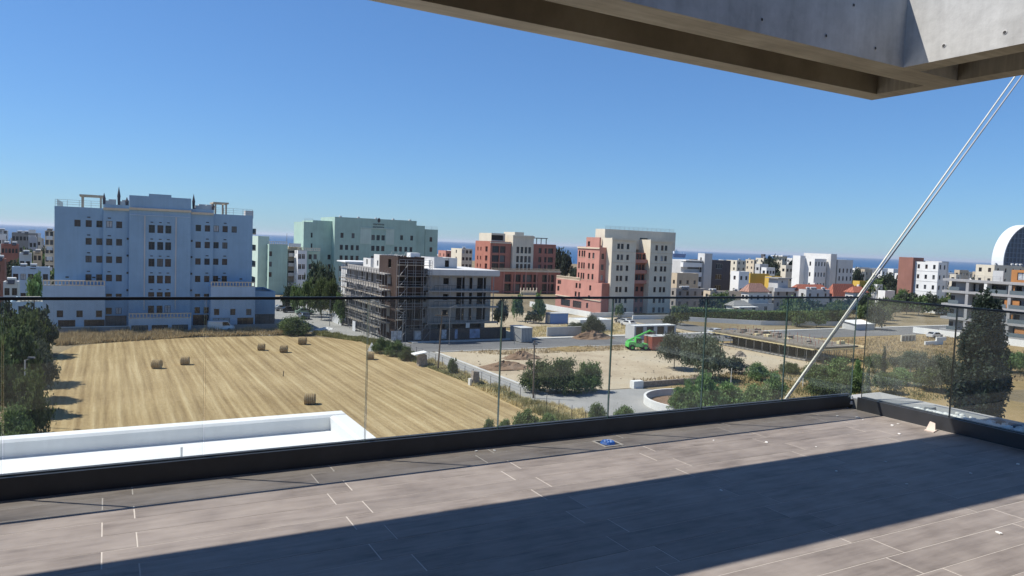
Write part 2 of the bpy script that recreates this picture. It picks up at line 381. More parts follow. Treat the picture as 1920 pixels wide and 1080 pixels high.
# white lower roof in front with its parapet
lr = thing('lower_roof', 'white flat lower roof with low parapet below the front glass railing', 'roof', GP(0, 0), GA)
ZR = Z0-2.4; FR = ZR-.33
MB().box(-9, 4.35, 5.08, 16.05, 0, FR).build('roof_deck', M['white_roof'], lr)
mb = MB()
def bev_bar(mb, x0, x1, y0, y1, z0, z1, b=.05):
    mb.box(x0, x1, y0, y1, z0, z1-b); mb.hull8([(x0, y0, z1-b), (x1, y0, z1-b), (x1, y1, z1-b), (x0, y1, z1-b), (x0+b, y0+b, z1), (x1-b, y0+b, z1), (x1-b, y1-b, z1), (x0+b, y1-b, z1)])
bev_bar(mb, -9, 4.75, 16.052, 16.45, 0, ZR)
mb.build('parapet', M['white_roof'], lr)
mb = MB(); bev_bar(mb, 4.352, 4.75, 5.08, 16.05, 0, ZR-.002); mb.build('parapet', M['white_roof'], lr)
mb = MB(); bev_bar(mb, -9.4, -9.002, 5.08, 16.45, 0, ZR-.002); mb.build('parapet', M['white_roof'], lr)
mb = MB(); mb.tube((1.05, 12.6, FR-.05), (1.05, 12.6, FR+.85), .018, n=8); mb.tube((1.05, 12.6, FR), (1.05, 12.6, FR+.03), .07, n=10)
tag(mb.build('vent_pipe', M['frame_white'], None, (0, 0, 0), GA), 'thin white pipe standing on the lower white roof', 'pipe')
# ------------------------------------------------------------------ concrete frame overhead
mt, nt, bs = newmat('fair_faced_concrete'); M['concrete'] = mt
v = coords(nt); n1 = noise(nt, v, 1.3, 8, .65); n2 = noise(nt, coords(nt, scale=(6, 6, .7)), 1.2, 5); n3 = noise(nt, v, 14, 3)
f = mul(nt, mul(nt, n1, .55), mul(nt, n2, .3), 'ADD'); f = mul(nt, f, mul(nt, n3, .15), 'ADD')
r = ramp(nt, f, ((.33, (.27, .262, .24)), (.45, (.41, .40, .375)), (.56, (.51, .50, .47)), (.68, (.63, .62, .59))))
lk(nt, r.outputs[0], bs.inputs['Base Color']); bs.inputs['Roughness'].default_value = .8; bs.inputs['Specular IOR Level'].default_value = .3
bump(nt, bs, n3, .25, .01)
fr = thing('concrete_pergola', 'grey fair-faced concrete pergola overhead with grooved underside', 'pergola', TZ, GA)
B0, B1 = 3.16, 3.76; GZ = 3.46
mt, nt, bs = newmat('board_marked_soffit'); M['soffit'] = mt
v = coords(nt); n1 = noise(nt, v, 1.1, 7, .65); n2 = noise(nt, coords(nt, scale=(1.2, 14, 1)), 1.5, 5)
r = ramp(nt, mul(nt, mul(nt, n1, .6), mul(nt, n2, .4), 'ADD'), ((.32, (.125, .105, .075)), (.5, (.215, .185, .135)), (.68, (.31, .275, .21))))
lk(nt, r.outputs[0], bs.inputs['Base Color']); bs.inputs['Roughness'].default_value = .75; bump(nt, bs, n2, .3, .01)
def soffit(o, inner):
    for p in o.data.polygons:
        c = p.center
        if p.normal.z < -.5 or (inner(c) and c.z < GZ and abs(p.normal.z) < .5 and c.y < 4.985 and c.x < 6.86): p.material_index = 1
mb = MB()
mb.box(-9, 6.865, 4.0, 4.99, GZ, B1)
mb.box(-9, 6.865, 4.0, 4.295, B0, GZ)           # inner lip
mb.box(-9, 6.64, 4.78, 4.99, B0, GZ)            # outer lip
mb.box(6.64, 6.865, 4.295, 4.99, B0, GZ)        # end
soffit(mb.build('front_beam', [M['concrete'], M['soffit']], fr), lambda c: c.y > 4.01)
mb = MB()
mb.box(5.88, 6.865, -8, 4.0, GZ, B1); mb.box(5.88, 6.11, -8, 4.0, B0, GZ); mb.box(6.66, 6.865, -8, 4.0, B0, GZ)
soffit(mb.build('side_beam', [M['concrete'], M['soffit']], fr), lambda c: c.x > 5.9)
for (x0, x1, y0, y1) in ((-8.95, -8.4, 4.2, 4.8), (6.12, 6.62, -7.9, -7.3)):
    MB().box(x0, x1, y0, y1, -.02, GZ).build('column', M['concrete'], fr)
M['hole'] = plain('hole_shade_dark', (.05, .048, .045), .9)  # dark colour stands in for the shade inside the holes
hole = MB()
hn = 12
for i in range(hn):
    a0, a1 = 2*math.pi*i/hn, 2*math.pi*(i+1)/hn; R0, R1 = .019, .012
    c0, s0, c1, s1 = math.cos(a0), math.sin(a0), math.cos(a1), math.sin(a1)
    hole.quad((0, R0*c0, R0*s0), (0, R0*c1, R0*s1), (-.003, R1*c1, R1*s1), (-.003, R1*c0, R1*s0), 0)
    hole.tri((-.003, 0, 0), (-.003, R1*c0, R1*s0), (-.003, R1*c1, R1*s1), 1)
hme = hole.mesh('tie_hole_disc', [M['concrete'], M['hole']])
for n_, z_ in ((3.66, 3.27), (3.2, 3.27), (2.5, 3.27), (3.3, 3.6), (2.6, 3.6)):
    link('tie_hole_disc', hme, fr, (5.8785, n_, z_))
for t_, z_ in ((5.5, 3.26), (4.9, 3.26), (4.2, 3.26), (3.5, 3.3), (5.2, 3.55), (4.4, 3.55), (3.6, 3.58)):
    link('tie_hole_disc', hme, fr, (t_, 3.9985, z_), math.pi/2)
# ------------------------------------------------------------------ glass railings
def glassmat(name, tint, dust_veil):
    mt, nt, bs = newmat(name); nt.nodes.remove(bs); out = nt.nodes['Material Output']
    tr = nt.nodes.new('ShaderNodeBsdfTransparent'); tr.inputs[0].default_value = (*tint, 1)
    gl = nt.nodes.new('ShaderNodeBsdfGlossy'); gl.inputs['Roughness'].default_value = .015; gl.inputs[0].default_value = (.9, .95, .95, 1)
    fr_ = nt.nodes.new('ShaderNodeFresnel'); gq = nt.nodes.new('ShaderNodeNewGeometry')   # same reflectance from either side of the slab
    lk(nt, mul(nt, 1.45, mul(nt, mul(nt, gq.outputs['Backfacing'], -2.0), 1.0, 'ADD'), 'POWER'), fr_.inputs[0]); fr_.inputs[0].default_value = 1.45
    mx = nt.nodes.new('ShaderNodeMixShader'); lk(nt, fr_.outputs[0], mx.inputs[0]); lk(nt, tr.outputs[0], mx.inputs[1]); lk(nt, gl.outputs[0], mx.inputs[2])
    df = nt.nodes.new('ShaderNodeBsdfDiffuse'); df.inputs[0].default_value = (.6, .6, .57, 1)
    mx2 = nt.nodes.new('ShaderNodeMixShader'); lk(nt, mx.outputs[0], mx2.inputs[1]); lk(nt, df.outputs[0], mx2.inputs[2])
    dn = noise(nt, coords(nt, scale=(1, 1, .35)), 3.0, 6, .7)
    dr = ramp(nt, dn, ((.4, (dust_veil*.4,)*3), (.75, (dust_veil*1.7,)*3))); lk(nt, dr.outputs[0], mx2.inputs[0])  # dust film, thickened to stand in for the veil of reflections
    lk(nt, mx2.outputs[0], out.inputs[0]); return mt
M['pane'] = glassmat('railing_glass', (.95, .965, .955), .055)
mt, nt, bs = newmat('glass_edge'); M['pane_edge'] = mt
bs.inputs['Base Color'].default_value = (.03, .065, .06, 1); bs.inputs['Roughness'].default_value = .2
M['channel'] = plain('anthracite_channel', (.042, .043, .047), .5, .2, var=.15, sc=6)
M['rail'] = plain('black_cap_rail', (.02, .021, .023), .4, .3)
def pane_mesh(L, z0, z1, th=.015):
    mb = MB(); a, b = -L/2, L/2; c, d = -th/2, th/2
    mb.quad((a, c, z0), (b, c, z0), (b, c, z1), (a, c, z1), 0); mb.quad((b, d, z0), (a, d, z0), (a, d, z1), (b, d, z1), 0)
    mb.quad((a, d, z0), (a, c, z0), (a, c, z1), (a, d, z1), 1); mb.quad((b, c, z0), (b, d, z0), (b, d, z1), (b, c, z1), 1)
    mb.quad((a, c, z1), (b, c, z1), (b, d, z1), (a, d, z1), 1); mb.quad((a, d, z0), (b, d, z0), (b, c, z0), (a, c, z0), 1)
    return mb.mesh('glass_pane', [M['pane'], M['pane_edge']])
gr = thing('glass_railing', 'frameless glass railing on black channel along the front of the terrace', 'railing', TZ, GA)
joints = [-.51 - 1.045*k for k in range(7, 0, -1)] + [-.51, .54, 1.59, 2.64, 3.68, 4.715, 5.76, 6.79]
for a, b in zip(joints[:-1], joints[1:]):
    link('glass_pane', pane_mesh(b-a-.008, .10, 1.137), gr, ((a+b)/2, 4.945, 0))
mb = MB(); mb.box(-8.9, 6.685, 4.905, 4.925, .0, .128); mb.box(-8.9, 6.80, 4.965, 5.0, -.19, .128); mb.box(-8.9, 6.79, 4.925, 4.965, .0, .095)
mb.build('base_channel', M['channel'], gr)
mb = MB(); mb.box(-8.9, 6.795, 4.933, 4.957, 1.126, 1.144); mb.build('cap_rail', M['rail'], gr)
g2 = thing('glass_railing', 'frameless glass railing on black channel along the stone-strewn side ledge', 'railing', TZ, GA)
j2 = [4.79, 3.89, 2.85, 1.8, .75, -.3, -1.35, -2.4, -3.45, -4.5, -5.55, -6.6, -7.65]
for a, b in zip(j2[:-1], j2[1:]):
    link('glass_pane', pane_mesh(a-b-.008, .10, 1.137), g2, (6.735, (a+b)/2, 0), math.pi/2)
mb = MB(); mb.box(6.692, 6.715, -8, 4.80, 0, .128); mb.box(6.755, 6.80, -8, 4.80, -.19, .128); mb.box(6.715, 6.755, -8, 4.80, 0, .095)
mb.build('base_channel', M['channel'], g2)
mb = MB(); mb.box(6.723, 6.747, -8, 4.79, 1.126, 1.144); mb.build('cap_rail', M['rail'], g2)
for z_ in (.10, .045):
    mb = MB(); mb.tube((6.687, 4.86, z_), (6.687, 4.86, z_+.03), .016, .01, 8); mb.build('sealant_blob', M['frame_white'], g2)
# ------------------------------------------------------------------ small things on the terrace
dr_ = thing('floor_drain', 'square floor drain with blue plastic cover set in the terrace tiles', 'drain', (*GP(3.49, 4.67)[:2], Z0), GA)
mb = MB()
for (x0, x1, y0, y1) in ((-.09, .09, -.09, -.075), (-.09, .09, .075, .09), (-.09, -.075, -.075, .075), (.075, .09, -.075, .075)): mb.box(x0, x1, y0, y1, -.003, .004)
mb.build('rim', M['grout'], dr_)
MB().box(-.075, .075, -.075, .075, -.003, .0006).build('well_shade', M['hole'], dr_)  # flat dark plate in place of the shaded drain opening
M['bluecap'] = plain('blue_plastic', (.04, .13, .42), .4, var=.3, sc=20)
mb = MB(); k = 16
for i in range(k):
    a0, a1 = 2*math.pi*i/k, 2*math.pi*(i+1)/k
    mb.quad((.062*math.cos(a0), .062*math.sin(a0), .0008), (.062*math.cos(a1), .062*math.sin(a1), .0008), (.05*math.cos(a1), .05*math.sin(a1), .018), (.05*math.cos(a0), .05*math.sin(a0), .018))
    mb.tri((0, 0, .010), (.05*math.cos(a0), .05*math.sin(a0), .018), (.05*math.cos(a1), .05*math.sin(a1), .018))
mb.build('cover', M['bluecap'], dr_)
mb = MB()
for i in range(6):
    a = i*math.pi/3; mb.box(.028*math.cos(a)-.006, .028*math.cos(a)+.006, .028*math.sin(a)-.006, .028*math.sin(a)+.006, .011, .02)
mb.build('grate_stud', plain('pale_blue_plastic', (.45, .6, .85), .4), dr_)
M['tilechip'] = plain('pale_tile_offcut', (.62, .50, .42), .7, var=.12)
sw = thing('tile_offcut', 'pale broken tile offcut leaning by the side channel', 'offcut', (*GP(6.60, 3.97)[:2], Z0), GA+.35); sw.scale = (.62, .62, .62)
MB().hull8([(-.16, -.07, .001), (.04, -.08, .001), (.03, .05, .001), (-.12, .06, .001), (-.16, -.07, .013), (.04, -.08, .013), (.03, .05, .013), (-.12, .06, .013)]).build('flat_piece', M['tilechip'], sw)
MB().hull8([(-.02, -.06, .013), (.012, -.06, .013), (.03, .06, .013), (-.005, .06, .013), (.035, -.045, .10), (.06, -.04, .10), (.075, .03, .115), (.05, .03, .115)]).build('leaning_piece', M['tilechip'], sw)
M['fleck'] = plain('white_plaster_fleck', (.7, .68, .64), .9)
fl = MB(); fl.prism([(-.018, -.006), (-.004, -.012), (.016, -.006), (.02, .004), (.004, .011), (-.014, .008)], 0, .005)
fme = fl.mesh('plaster_fleck', M['fleck'])
flk = [(1873, 1000), (1700, 908), (1820, 888), (1909, 871), (1568, 884), (1437, 830), (1530, 838), (1570, 780), (1608, 783), (1673, 798), (1684, 795), (1686, 814), (1338, 826), (893, 846), (927, 845), (1618, 787), (1352, 920), (1660, 866)]
for i, (x, y) in enumerate(flk):
    a, b = grid(onz(x, y, Z0))
    o = link('plaster_fleck', fme, None, (*GP(a, b)[:2], Z0+.0008), random.uniform(0, 6), (random.uniform(.5, 1.1),)*3)
    tag(o, 'small white plaster fleck lying on the terrace tiles', 'fleck', 'plaster flecks on the tiles')
# stones on the side ledge
M['whitestone'] = plain('white_pebble', (.72, .72, .70), .85, var=.12, sc=9)
V, Q = [], []
def blob(V, Q, c, r, seed, sub=6):
    R = random.Random(seed); k = len(V); nu, nv = 7, 4
    pts = []
    V.append((c[0], c[1], c[2]+r[2]*R.uniform(.7, 1)))
    for j in range(1, nv):
        th = math.pi*j/nv
        for i in range(nu):
            ph = 2*math.pi*i/nu + .3*j; q = R.uniform(.75, 1.15)
            V.append((c[0]+r[0]*q*math.sin(th)*math.cos(ph), c[1]+r[1]*q*math.sin(th)*math.sin(ph), c[2]+r[2]*q*math.cos(th)))
    V.append((c[0], c[1], c[2]-r[2]))
    for i in range(nu): Q.append((k, k+1+i, k+1+(i+1) % nu))
    for j in range(nv-2):
        for i in range(nu):
            a = k+1+j*nu+i; b = k+1+j*nu+(i+1) % nu; Q.append((a, a+nu, b+nu)); Q.append((a, b+nu, b))
    e = len(V)-1
    for i in range(nu): Q.append((e, k+1+(nv-2)*nu+(i+1) % nu, k+1+(nv-2)*nu+i))
for i in range(1100):
    n_ = random.uniform(.6, 4.3); wq = .05+.22*min(1, (4.35-n_)/1.2)
    s_ = random.uniform(.014, .04)
    blob(V, Q, (6.835+abs(random.gauss(0, wq*.6)), n_, .085+s_*.5), (s_, s_*random.uniform(.6, 1), s_*.7), i)
V = [v_ for v_ in V]
tag(link('white_stones', fastmesh('white_stones', V, Q, M['whitestone'], 3), None, TZ, GA), 'loose white stones strewn on the ledge outside the side railing', 'stones', kind='stuff')
M['scrap'] = plain('grey_scrap', (.13, .15, .17), .8)
for i, (n_, t_) in enumerate(((4.22, 6.98), (3.66, 7.1), (3.5, 7.05))):
    mb = MB(); s_ = .05
    mb.hull8([(-s_*1.6, -s_, 0), (s_, -s_*.8, 0), (s_*1.3, s_, 0), (-s_, s_*.8, 0), (-s_, -s_*.7, s_*.8), (s_*.8, -s_*.6, s_), (s_, s_*.7, s_*.6), (-s_*.8, s_*.6, s_*.9)])
    tag(mb.build('scrap_piece', M['scrap'], None, (*GP(t_, n_)[:2], Z0+.085), GA+i), 'small dark grey rubble lump among the white stones on the ledge', 'rubble', 'dark rubble on the ledge')
# stay cable outside the railing, running to a mast beyond the terrace
p2 = Vector((5.867, 5.035, .06)); e_ = Vector((0, 0, 1.55))
p1 = Vector((9.73, 5.12, 3.79)); up = p1 + (p1-p2)*.42
cb_ = thing('stay_cable', 'pair of pale steel stay cables slanting past the terrace corner', 'cable', TZ, GA)
M['cablepale'] = plain('pale_cable_sheath', (.62, .60, .52), .5, .1)
for s_, nm in ((-1, 'cable_strand'), (1, 'cable_strand')):
    a_ = p2 + Vector((.009*s_, 0, 0)); b_ = up + Vector((.066*s_, 0, -.02*s_))
    mb = MB(); mb.tube(a_, b_, .010, .009, 8); mb.build(nm, M['cablepale'] if s_ < 0 else plain('grey_cable_sheath', (.36, .36, .36), .5), cb_)
MB().box(p2.x-.05, p2.x+.05, 5.001, 5.05, -.02, .07).build('anchor_plate', M['metal'], cb_)
ms = thing('steel_mast', 'tall grey steel mast holding the slanting stay cables', 'mast', GP(up.x+.09, up.y), GA)
mb = MB(); mb.tube((0, 0, 0), (0, 0, Z0+up.z+1.2), .16, .07, 12); mb.build('pole', M['metal'], ms)
mb = MB(); mb.tube((-.09, 0, Z0+up.z-.08), (-.09, 0, Z0+up.z+.08), .03, n=8); mb.build('eye', M['metal'], ms)
# ------------------------------------------------------------------ building kit
_wm = {}
def window_mesh(w, h, kind):
    gk = random.choices(('glassdark', 'glassbrown', 'glassgrey', 'glasssky'), (.58, .24, .15, .03))[0] if kind != 'void' else 'glassdark'
    k = (round(w, 2), round(h, 2), kind, gk)
    if k in _wm: return _wm[k]
    mb = MB(); w, h = k[0]-.004, k[1]-.004; t = .06
    fm = {'brown': 'frame_brown', 'white': 'frame_white', 'dark': 'frame_dark', 'void': 'frame_dark', 'red': 'frame_brown', 'loggia': 'frame_brown'}[kind]
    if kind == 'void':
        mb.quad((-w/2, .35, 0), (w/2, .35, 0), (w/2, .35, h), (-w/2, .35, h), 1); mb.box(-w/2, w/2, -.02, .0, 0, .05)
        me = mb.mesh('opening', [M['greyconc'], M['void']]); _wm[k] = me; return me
    mb.box(-w/2, -w/2+t, -.05, .0, 0, h); mb.box(w/2-t, w/2, -.05, .0, 0, h)
    mb.box(-w/2+t, w/2-t, -.05, .0, 0, t); mb.box(-w/2+t, w/2-t, -.05, .0, h-t, h)
    if w > .75:
        for i in range(1, 2 if w < 2 else int(w/1.1)+1):
            q = -w/2 + w*i/(2 if w < 2 else int(w/1.1)+1); mb.box(q-t/2, q+t/2, -.045, .0, t, h-t)
    if h > 1.2 and w < 2: mb.box(-w/2+t, w/2-t, -.04, 0, h*.68, h*.68+t*.8)
    mb.quad((-w/2+t, -.015, t), (w/2-t, -.015, t), (w/2-t, -.015, h-t), (-w/2+t, -.015, h-t), 1)
    mb.quad((-w/2, .001, 0), (w/2, .001, 0), (w/2, .001, h), (-w/2, .001, h), 1)
    me = mb.mesh('window', [M[fm], M[gk]]); _wm[k] = me; return me
_sm = {}
def sill_mesh(w, mat, d):
    k = (round(w, 2), mat, round(d, 2))
    if k not in _sm: _sm[k] = MB().box(-w/2-.07, w/2+.07, -d-.07, -d-.003, -.09, -.01).mesh('sill', M[mat])
    return _sm[k]
class Bld:
    def __init__(s, name, label, cat, a, b, group=None, rot=GA):
        s.a, s.b, s.rot = a, b, rot; s.tx = np.array([math.cos(rot), math.sin(rot), 0]); s.ny = np.array([-math.sin(rot), math.cos(rot), 0])
        s.o = np.array(GP(a, b)); s.root = thing(name, label, cat, tuple(s.o), rot, group)
    def fp(s, px, py, y=0.0):
        d = ray(px, py); k = (y + (s.o-E0)@s.ny)/(d@s.ny); P = E0 + d*k; return (P-s.o)@s.tx, P[2]
    def sp(s, px, py, x=0.0):
        d = ray(px, py); k = (x + (s.o-E0)@s.tx)/(d@s.tx); P = E0 + d*k; return (P-s.o)@s.ny, P[2]
    def fx(s, px, y=0.0, py=500): return s.fp(px, py, y)[0]
    def sy(s, px, x=0.0, py=500): return s.sp(px, py, x)[0]
    def put(s, mb, name, mat): return mb.build(name, M[mat] if isinstance(mat, str) else mat, s.root)
    def boxp(s, name, mat, *b): return s.put(MB().box(*b), name, mat)
    def block(s, x0, x1, y0, y1, z0, z1, mat, f=(), l=(), r=(), par=.5, win='brown', d=.22, roof='roofgrey', name='wall', sill=None, wname='window'):
        mb = MB()
        fh = mb.wall((x0, y0, z0), (1, 0, 0), x1-x0, z1-z0, [(c-w/2-x0, z-z0, c+w/2-x0, z+h-z0) for c, z, w, h in f], d)
        lh = mb.wall((x0, y1, z0), (0, -1, 0), y1-y0, z1-z0, [(y1-c-w/2, z-z0, y1-c+w/2, z+h-z0) for c, z, w, h in l], d)
        rh = mb.wall((x1, y0, z0), (0, 1, 0), y1-y0, z1-z0, [(c-w/2-y0, z-z0, c+w/2-y0, z+h-z0) for c, z, w, h in r], d)
        mb.wall((x1, y1, z0), (-1, 0, 0), x1-x0, z1-z0, [])
        q = .25
        for (A, B, C, D) in (((x0, y0), (x1, y0), (x1-q, y0+q), (x0+q, y0+q)), ((x1, y0), (x1, y1), (x1-q, y1-q), (x1-q, y0+q)), ((x1, y1), (x0, y1), (x0+q, y1-q), (x1-q, y1-q)), ((x0, y1), (x0, y0), (x0+q, y0+q), (x0+q, y1-q))):
            mb.quad((*A, z1), (*B, z1), (*C, z1), (*D, z1)); mb.quad((*D, z1), (*C, z1), (*C, z1-par), (*D, z1-par))
        mb.quad((x0+q, y0+q, z1-par), (x1-q, y0+q, z1-par), (x1-q, y1-q, z1-par), (x0+q, y1-q, z1-par), 1)
        wo = mb.build(name, [M[mat], M[roof]], s.root)
        dd = d
        for hs, org, rz in ((fh, lambda u: (x0+u, y0+dd), 0), (lh, lambda u: (x0+dd, y1-u), -math.pi/2), (rh, lambda u: (x1-dd, y0+u), math.pi/2)):
            for (a, b, c, e) in hs:
                x, y = org((a+c)/2)
                kind = win
                if (c-a) > 2.2 and win in ('brown', 'dark') and b < .3 and z0 < 1: kind = win
                o = link(wname, window_mesh(c-a, e-b, kind), s.root, (x, y, z0+b+.002), rz)
                if sill: link('sill', sill_mesh(c-a, sill, d), o, (0, 0, 0))
        return wo
def rows(b, xs, ys, w, h, y=0.0, ref=None):
    """holes on a front plane from photo pixels: columns xs, rows ys (centres)"""
    out = []
    for px in xs:
        for py in ys:
            x = b.fx(px, y, py); z = b.fp(ref if ref else px, py, y)[1]; out.append((x, z-h/2, w, h))
    return out
def balustrade(b, x0, x1, y, z, mat='cream', h=.95, axis='x', post=1.0):
    mb = MB(); L = x1-x0
    bx = (lambda u0, u1, v0, v1, z0, z1: mb.box(u0, u1, y+v0, y+v1, z0, z1)) if axis == 'x' else (lambda u0, u1, v0, v1, z0, z1: mb.box(y+v0, y+v1, u0, u1, z0, z1))
    bx(x0, x1, -.14, .14, z, z+.14); bx(x0, x1, -.14, .14, z+h-.16, z+h)
    n = max(2, int(L/.55))
    for i in range(n+1):
        u = x0+.09+(L-.18)*i/n; q = .09; bx(u-q, u+q, -.09, .09, z+.14, z+h-.16)
    return b.put(mb, 'balustrade', mat)
def railing(b, x0, x1, y, z, h=1.0, axis='x', mat='metal'):
    mb = MB(); n = max(1, int(abs(x1-x0)/1.6)); r = .03
    P = (lambda u, zz: (u, y, zz)) if axis == 'x' else (lambda u, zz: (y, u, zz))
    for i in range(n+1):
        u = x0+(x1-x0)*i/n; mb.tube(P(u, z), P(u, z+h), r, n=5)
    for q in (.35, .68, 1.0): mb.tube(P(x0, z+h*q), P(x1, z+h*q), r*.8, n=5)
    return b.put(mb, 'roof_railing', mat)
# ------------------------------------------------------------------ blue hotel-like block
g0 = grid(aty(102, 500, 135)); BB = 152.5
b = Bld('blue_apartment_block', 'large pale blue block with stepped facade and cream roof cornice behind the stubble field', 'building', 0, BB)
xL = b.fx(102); b.root.location = GP(xL, BB); b.a = xL; b.o = np.array(GP(xL, BB))
zw = b.fp(102, 386)[1]; zi = b.fp(215, 384)[1]; zc = b.fp(290, 369)[1]
yr = [419.2, 452.5, 485.8, 520.5]; yr2 = yr + [556.5, 583]
cx = b.fx
wz = lambda y_: b.fp(166, y_)[1]
def bw(xs, ys, y, w=.95, h=1.2): return [(cx(p, y), wz(q)-h/2, w, h) for p in xs for q in ys]
D = 20
Y1, Y2 = -.6, -1.3
b.block(cx(102), cx(193, Y1), 0, D, 0, zw, 'blue', f=bw((166, 186), yr, 0)+bw((145,), yr[:1], 0))
b.block(cx(193, Y1), cx(241.5, Y2), Y1, D, 0, zi, 'blue', f=bw((204.5, 223), yr2, Y1)+[(cx(217, Y1), .2, 3.6, 2.6)])
b.block(cx(241.5, Y2), cx(357, Y2), Y2, D, 0, zc, 'blue', f=bw((284, 300, 315), [424.5, 457, 489.5, 522, 554, 580], Y2, 1.0, 1.45), par=.8)
b.block(cx(357, Y2), cx(399, Y1), Y1, D, 0, zi, 'blue', f=bw((371, 388), yr2, Y1)+[(cx(380, Y1), .2, 3.2, 2.6)])
b.block(cx(399, Y1), cx(472.5), 0, D, 0, zw, 'blue', f=bw((404.5, 421), yr, 0)+bw((438,), yr[:1], 0))
YP = -3.2
zp = b.fp(140, 536, YP)[1]
gar = lambda p, w: (cx(p, YP, 610), .3, w, 2.1)
b.block(cx(80, YP), cx(197.5, YP), YP, Y1-.01, 0, zp, 'bluelight', f=[(cx(p, YP), b.fp(p, 588.5, YP)[1]-.6, .95, 1.2) for p in (112.5, 149.5, 186)]+[gar(125, 2.6), gar(177, 3.2)])
b.block(cx(396, YP), cx(479.5, YP), YP, Y1-.01, 0, zp, 'bluelight', f=[(cx(p, YP), b.fp(p, 585, YP)[1]-.6, .95, 1.2) for p in (407.5, 438, 468)]+[gar(415, 3.0), gar(460, 3.0)])
b.block(cx(479.6, 0), cx(519, 0), 1.0, 14, 0, zp-1.2, 'blue', f=[(cx(500, 1), .3, 4.2, 2.3)])
b.block(cx(14, 0), cx(79.5, YP), 2.0, 14, 0, b.fp(60, 566, 2)[1], 'bluelight', f=[(cx(95, 2), 3.0, .9, 1.2), (cx(40, 2), 3.2, .9, 1.2)])
balustrade(b, cx(80, YP), cx(197, YP), YP+.2, zp)
balustrade(b, cx(396, YP), cx(479, YP), YP+.2, zp)
balustrade(b, cx(38, 2), cx(76, 2), 2.2, b.fp(60, 566, 2)[1], 'palecream')
YE = -5.2
ze = b.fp(300, 597, YE)[1]
b.block(cx(242, YE), cx(360, YE), YE, Y2-.01, 0, ze, 'bluelight', f=[(cx(p, YE), .1, 2.7, ze-1.3) for p in (263, 301, 339)], win='dark')
balustrade(b, cx(242, YE), cx(360, YE), YE+.2, ze)
# cream mouldings
for (p0, p1, y_, zz) in ((193, 241.3, Y1, zi-1.0), (357.2, 399, Y1, zi-1.0), (241.5, 357, Y2, zi-.75)):
    b.boxp('cornice', 'cream', cx(p0, y_)-(.0), cx(p1, y_), y_-.28, y_-.003, zz, zz+.42)
zt = b.fp(300, 405.5, Y2)[1]
b.boxp('moulding', 'bluelight', cx(243, Y2), cx(355, Y2), Y2-.1, Y2-.003, zt, zt+.14)
for p in (269.5, 328): b.boxp('moulding', 'palegrey', cx(p, Y2), cx(p, Y2)+.22, Y2-.1, Y2-.003, ze+1.2, zt-.02)
b.boxp('pediment', 'blue', cx(278, Y2), cx(320, Y2), Y2+.01, Y2+.5, zc+.002, zc+.45)
for p, y_, zz in ((166, 0, 0), (204.5, Y1, 0), (388, Y1, 0), (421, 0, 0)):
    for q in yr: b.boxp('vent', 'frame_dark', cx(p, y_)-.25, cx(p, y_)+.25, y_-.06, y_-.003, wz(q)+1.05, wz(q)+1.22)
for p in (284, 300, 315):
    for q in [424.5, 457, 489.5, 522, 554]: b.boxp('vent', 'frame_dark', cx(p, Y2)-.22, cx(p, Y2)+.22, Y2-.06, Y2-.003, wz(q)+1.15, wz(q)+1.3)
for p, y_ in ((239, Y1), (358.8, Y1)):
    for q in (446, 478, 511, 544): b.boxp('lamp', 'frame_dark', cx(p, y_)-.15, cx(p, y_)+.15, y_-.16, y_-.003, wz(q)-.1, wz(q)+.25)
for p, zz in ((126, 9.6), (176, 9.6), (411, 9.6), (452, 9.6)): b.boxp('lamp', 'frame_dark', cx(p)-.25, cx(p)+.25, -.1, -.003, zz, zz+.22)
# roof furniture
railing(b, cx(103), cx(192), .4, zw, 1.2); railing(b, cx(103)+.4, D-1, cx(103)+.3, zw, 1.2, 'y'); railing(b, cx(400), cx(472), .4, zw, 1.2)
for p0, p1 in ((152, 190), (401, 424)):
    mb = MB(); x0, x1 = cx(p0, 3), cx(p1, 3)
    for x_ in (x0, x1-.3):
        for y_ in (3, 8): mb.box(x_, x_+.3, y_, y_+.3, zw-.5, zw+2.1)
    mb.box(x0-.3, x1+.3, 2.8, 3.4, zw+2.1, zw+2.4); mb.box(x0-.3, x1+.3, 7.9, 8.5, zw+2.1, zw+2.4); mb.box(x0-.3, x0+.3, 3.4, 7.9, zw+2.1, zw+2.35); mb.box(x1-.3, x1+.3, 3.4, 7.9, zw+2.1, zw+2.35)
    b.put(mb, 'roof_pergola', 'sandstone')
for p, hh in ((194.5, 1.6), (222, 2.6), (361.5, 2.2), (237, 1.2), (398, 1.0)):
    mb = MB(); x_ = cx(p, 1); mb.tube((x_, 1, zi), (x_, 1, zi+hh*.6), .2, .26, 8); mb.tube((x_, 1, zi+hh*.6), (x_, 1, zi+hh*1.3), .3, .02, 8); b.put(mb, 'finial', 'darkgrey')
for i, p in enumerate((203, 210, 229, 235, 371, 378, 386, 392)):
    b.boxp('roof_unit', 'palegrey', cx(p, 1)-.6, cx(p, 1)+.6, 1.0+i*.03, 2.2, zi-.5, zi+.75+.25*(i % 2))
b.boxp('tank', 'palegrey', cx(466)-.6, cx(466)+.9, 1, 3, zw-.5, zw+1.0)
for i in range(4):
    bm_ = MB(); z_ = 8.6+i*3.3; bm_.box(cx(472.5)+.003, cx(472.5)+1.5, 5, 12, z_, z_+.25); bm_.box(cx(472.5)+1.38, cx(472.5)+1.5, 5, 12, z_+.25, z_+1.2); b.put(bm_, 'balcony', 'sandstone')
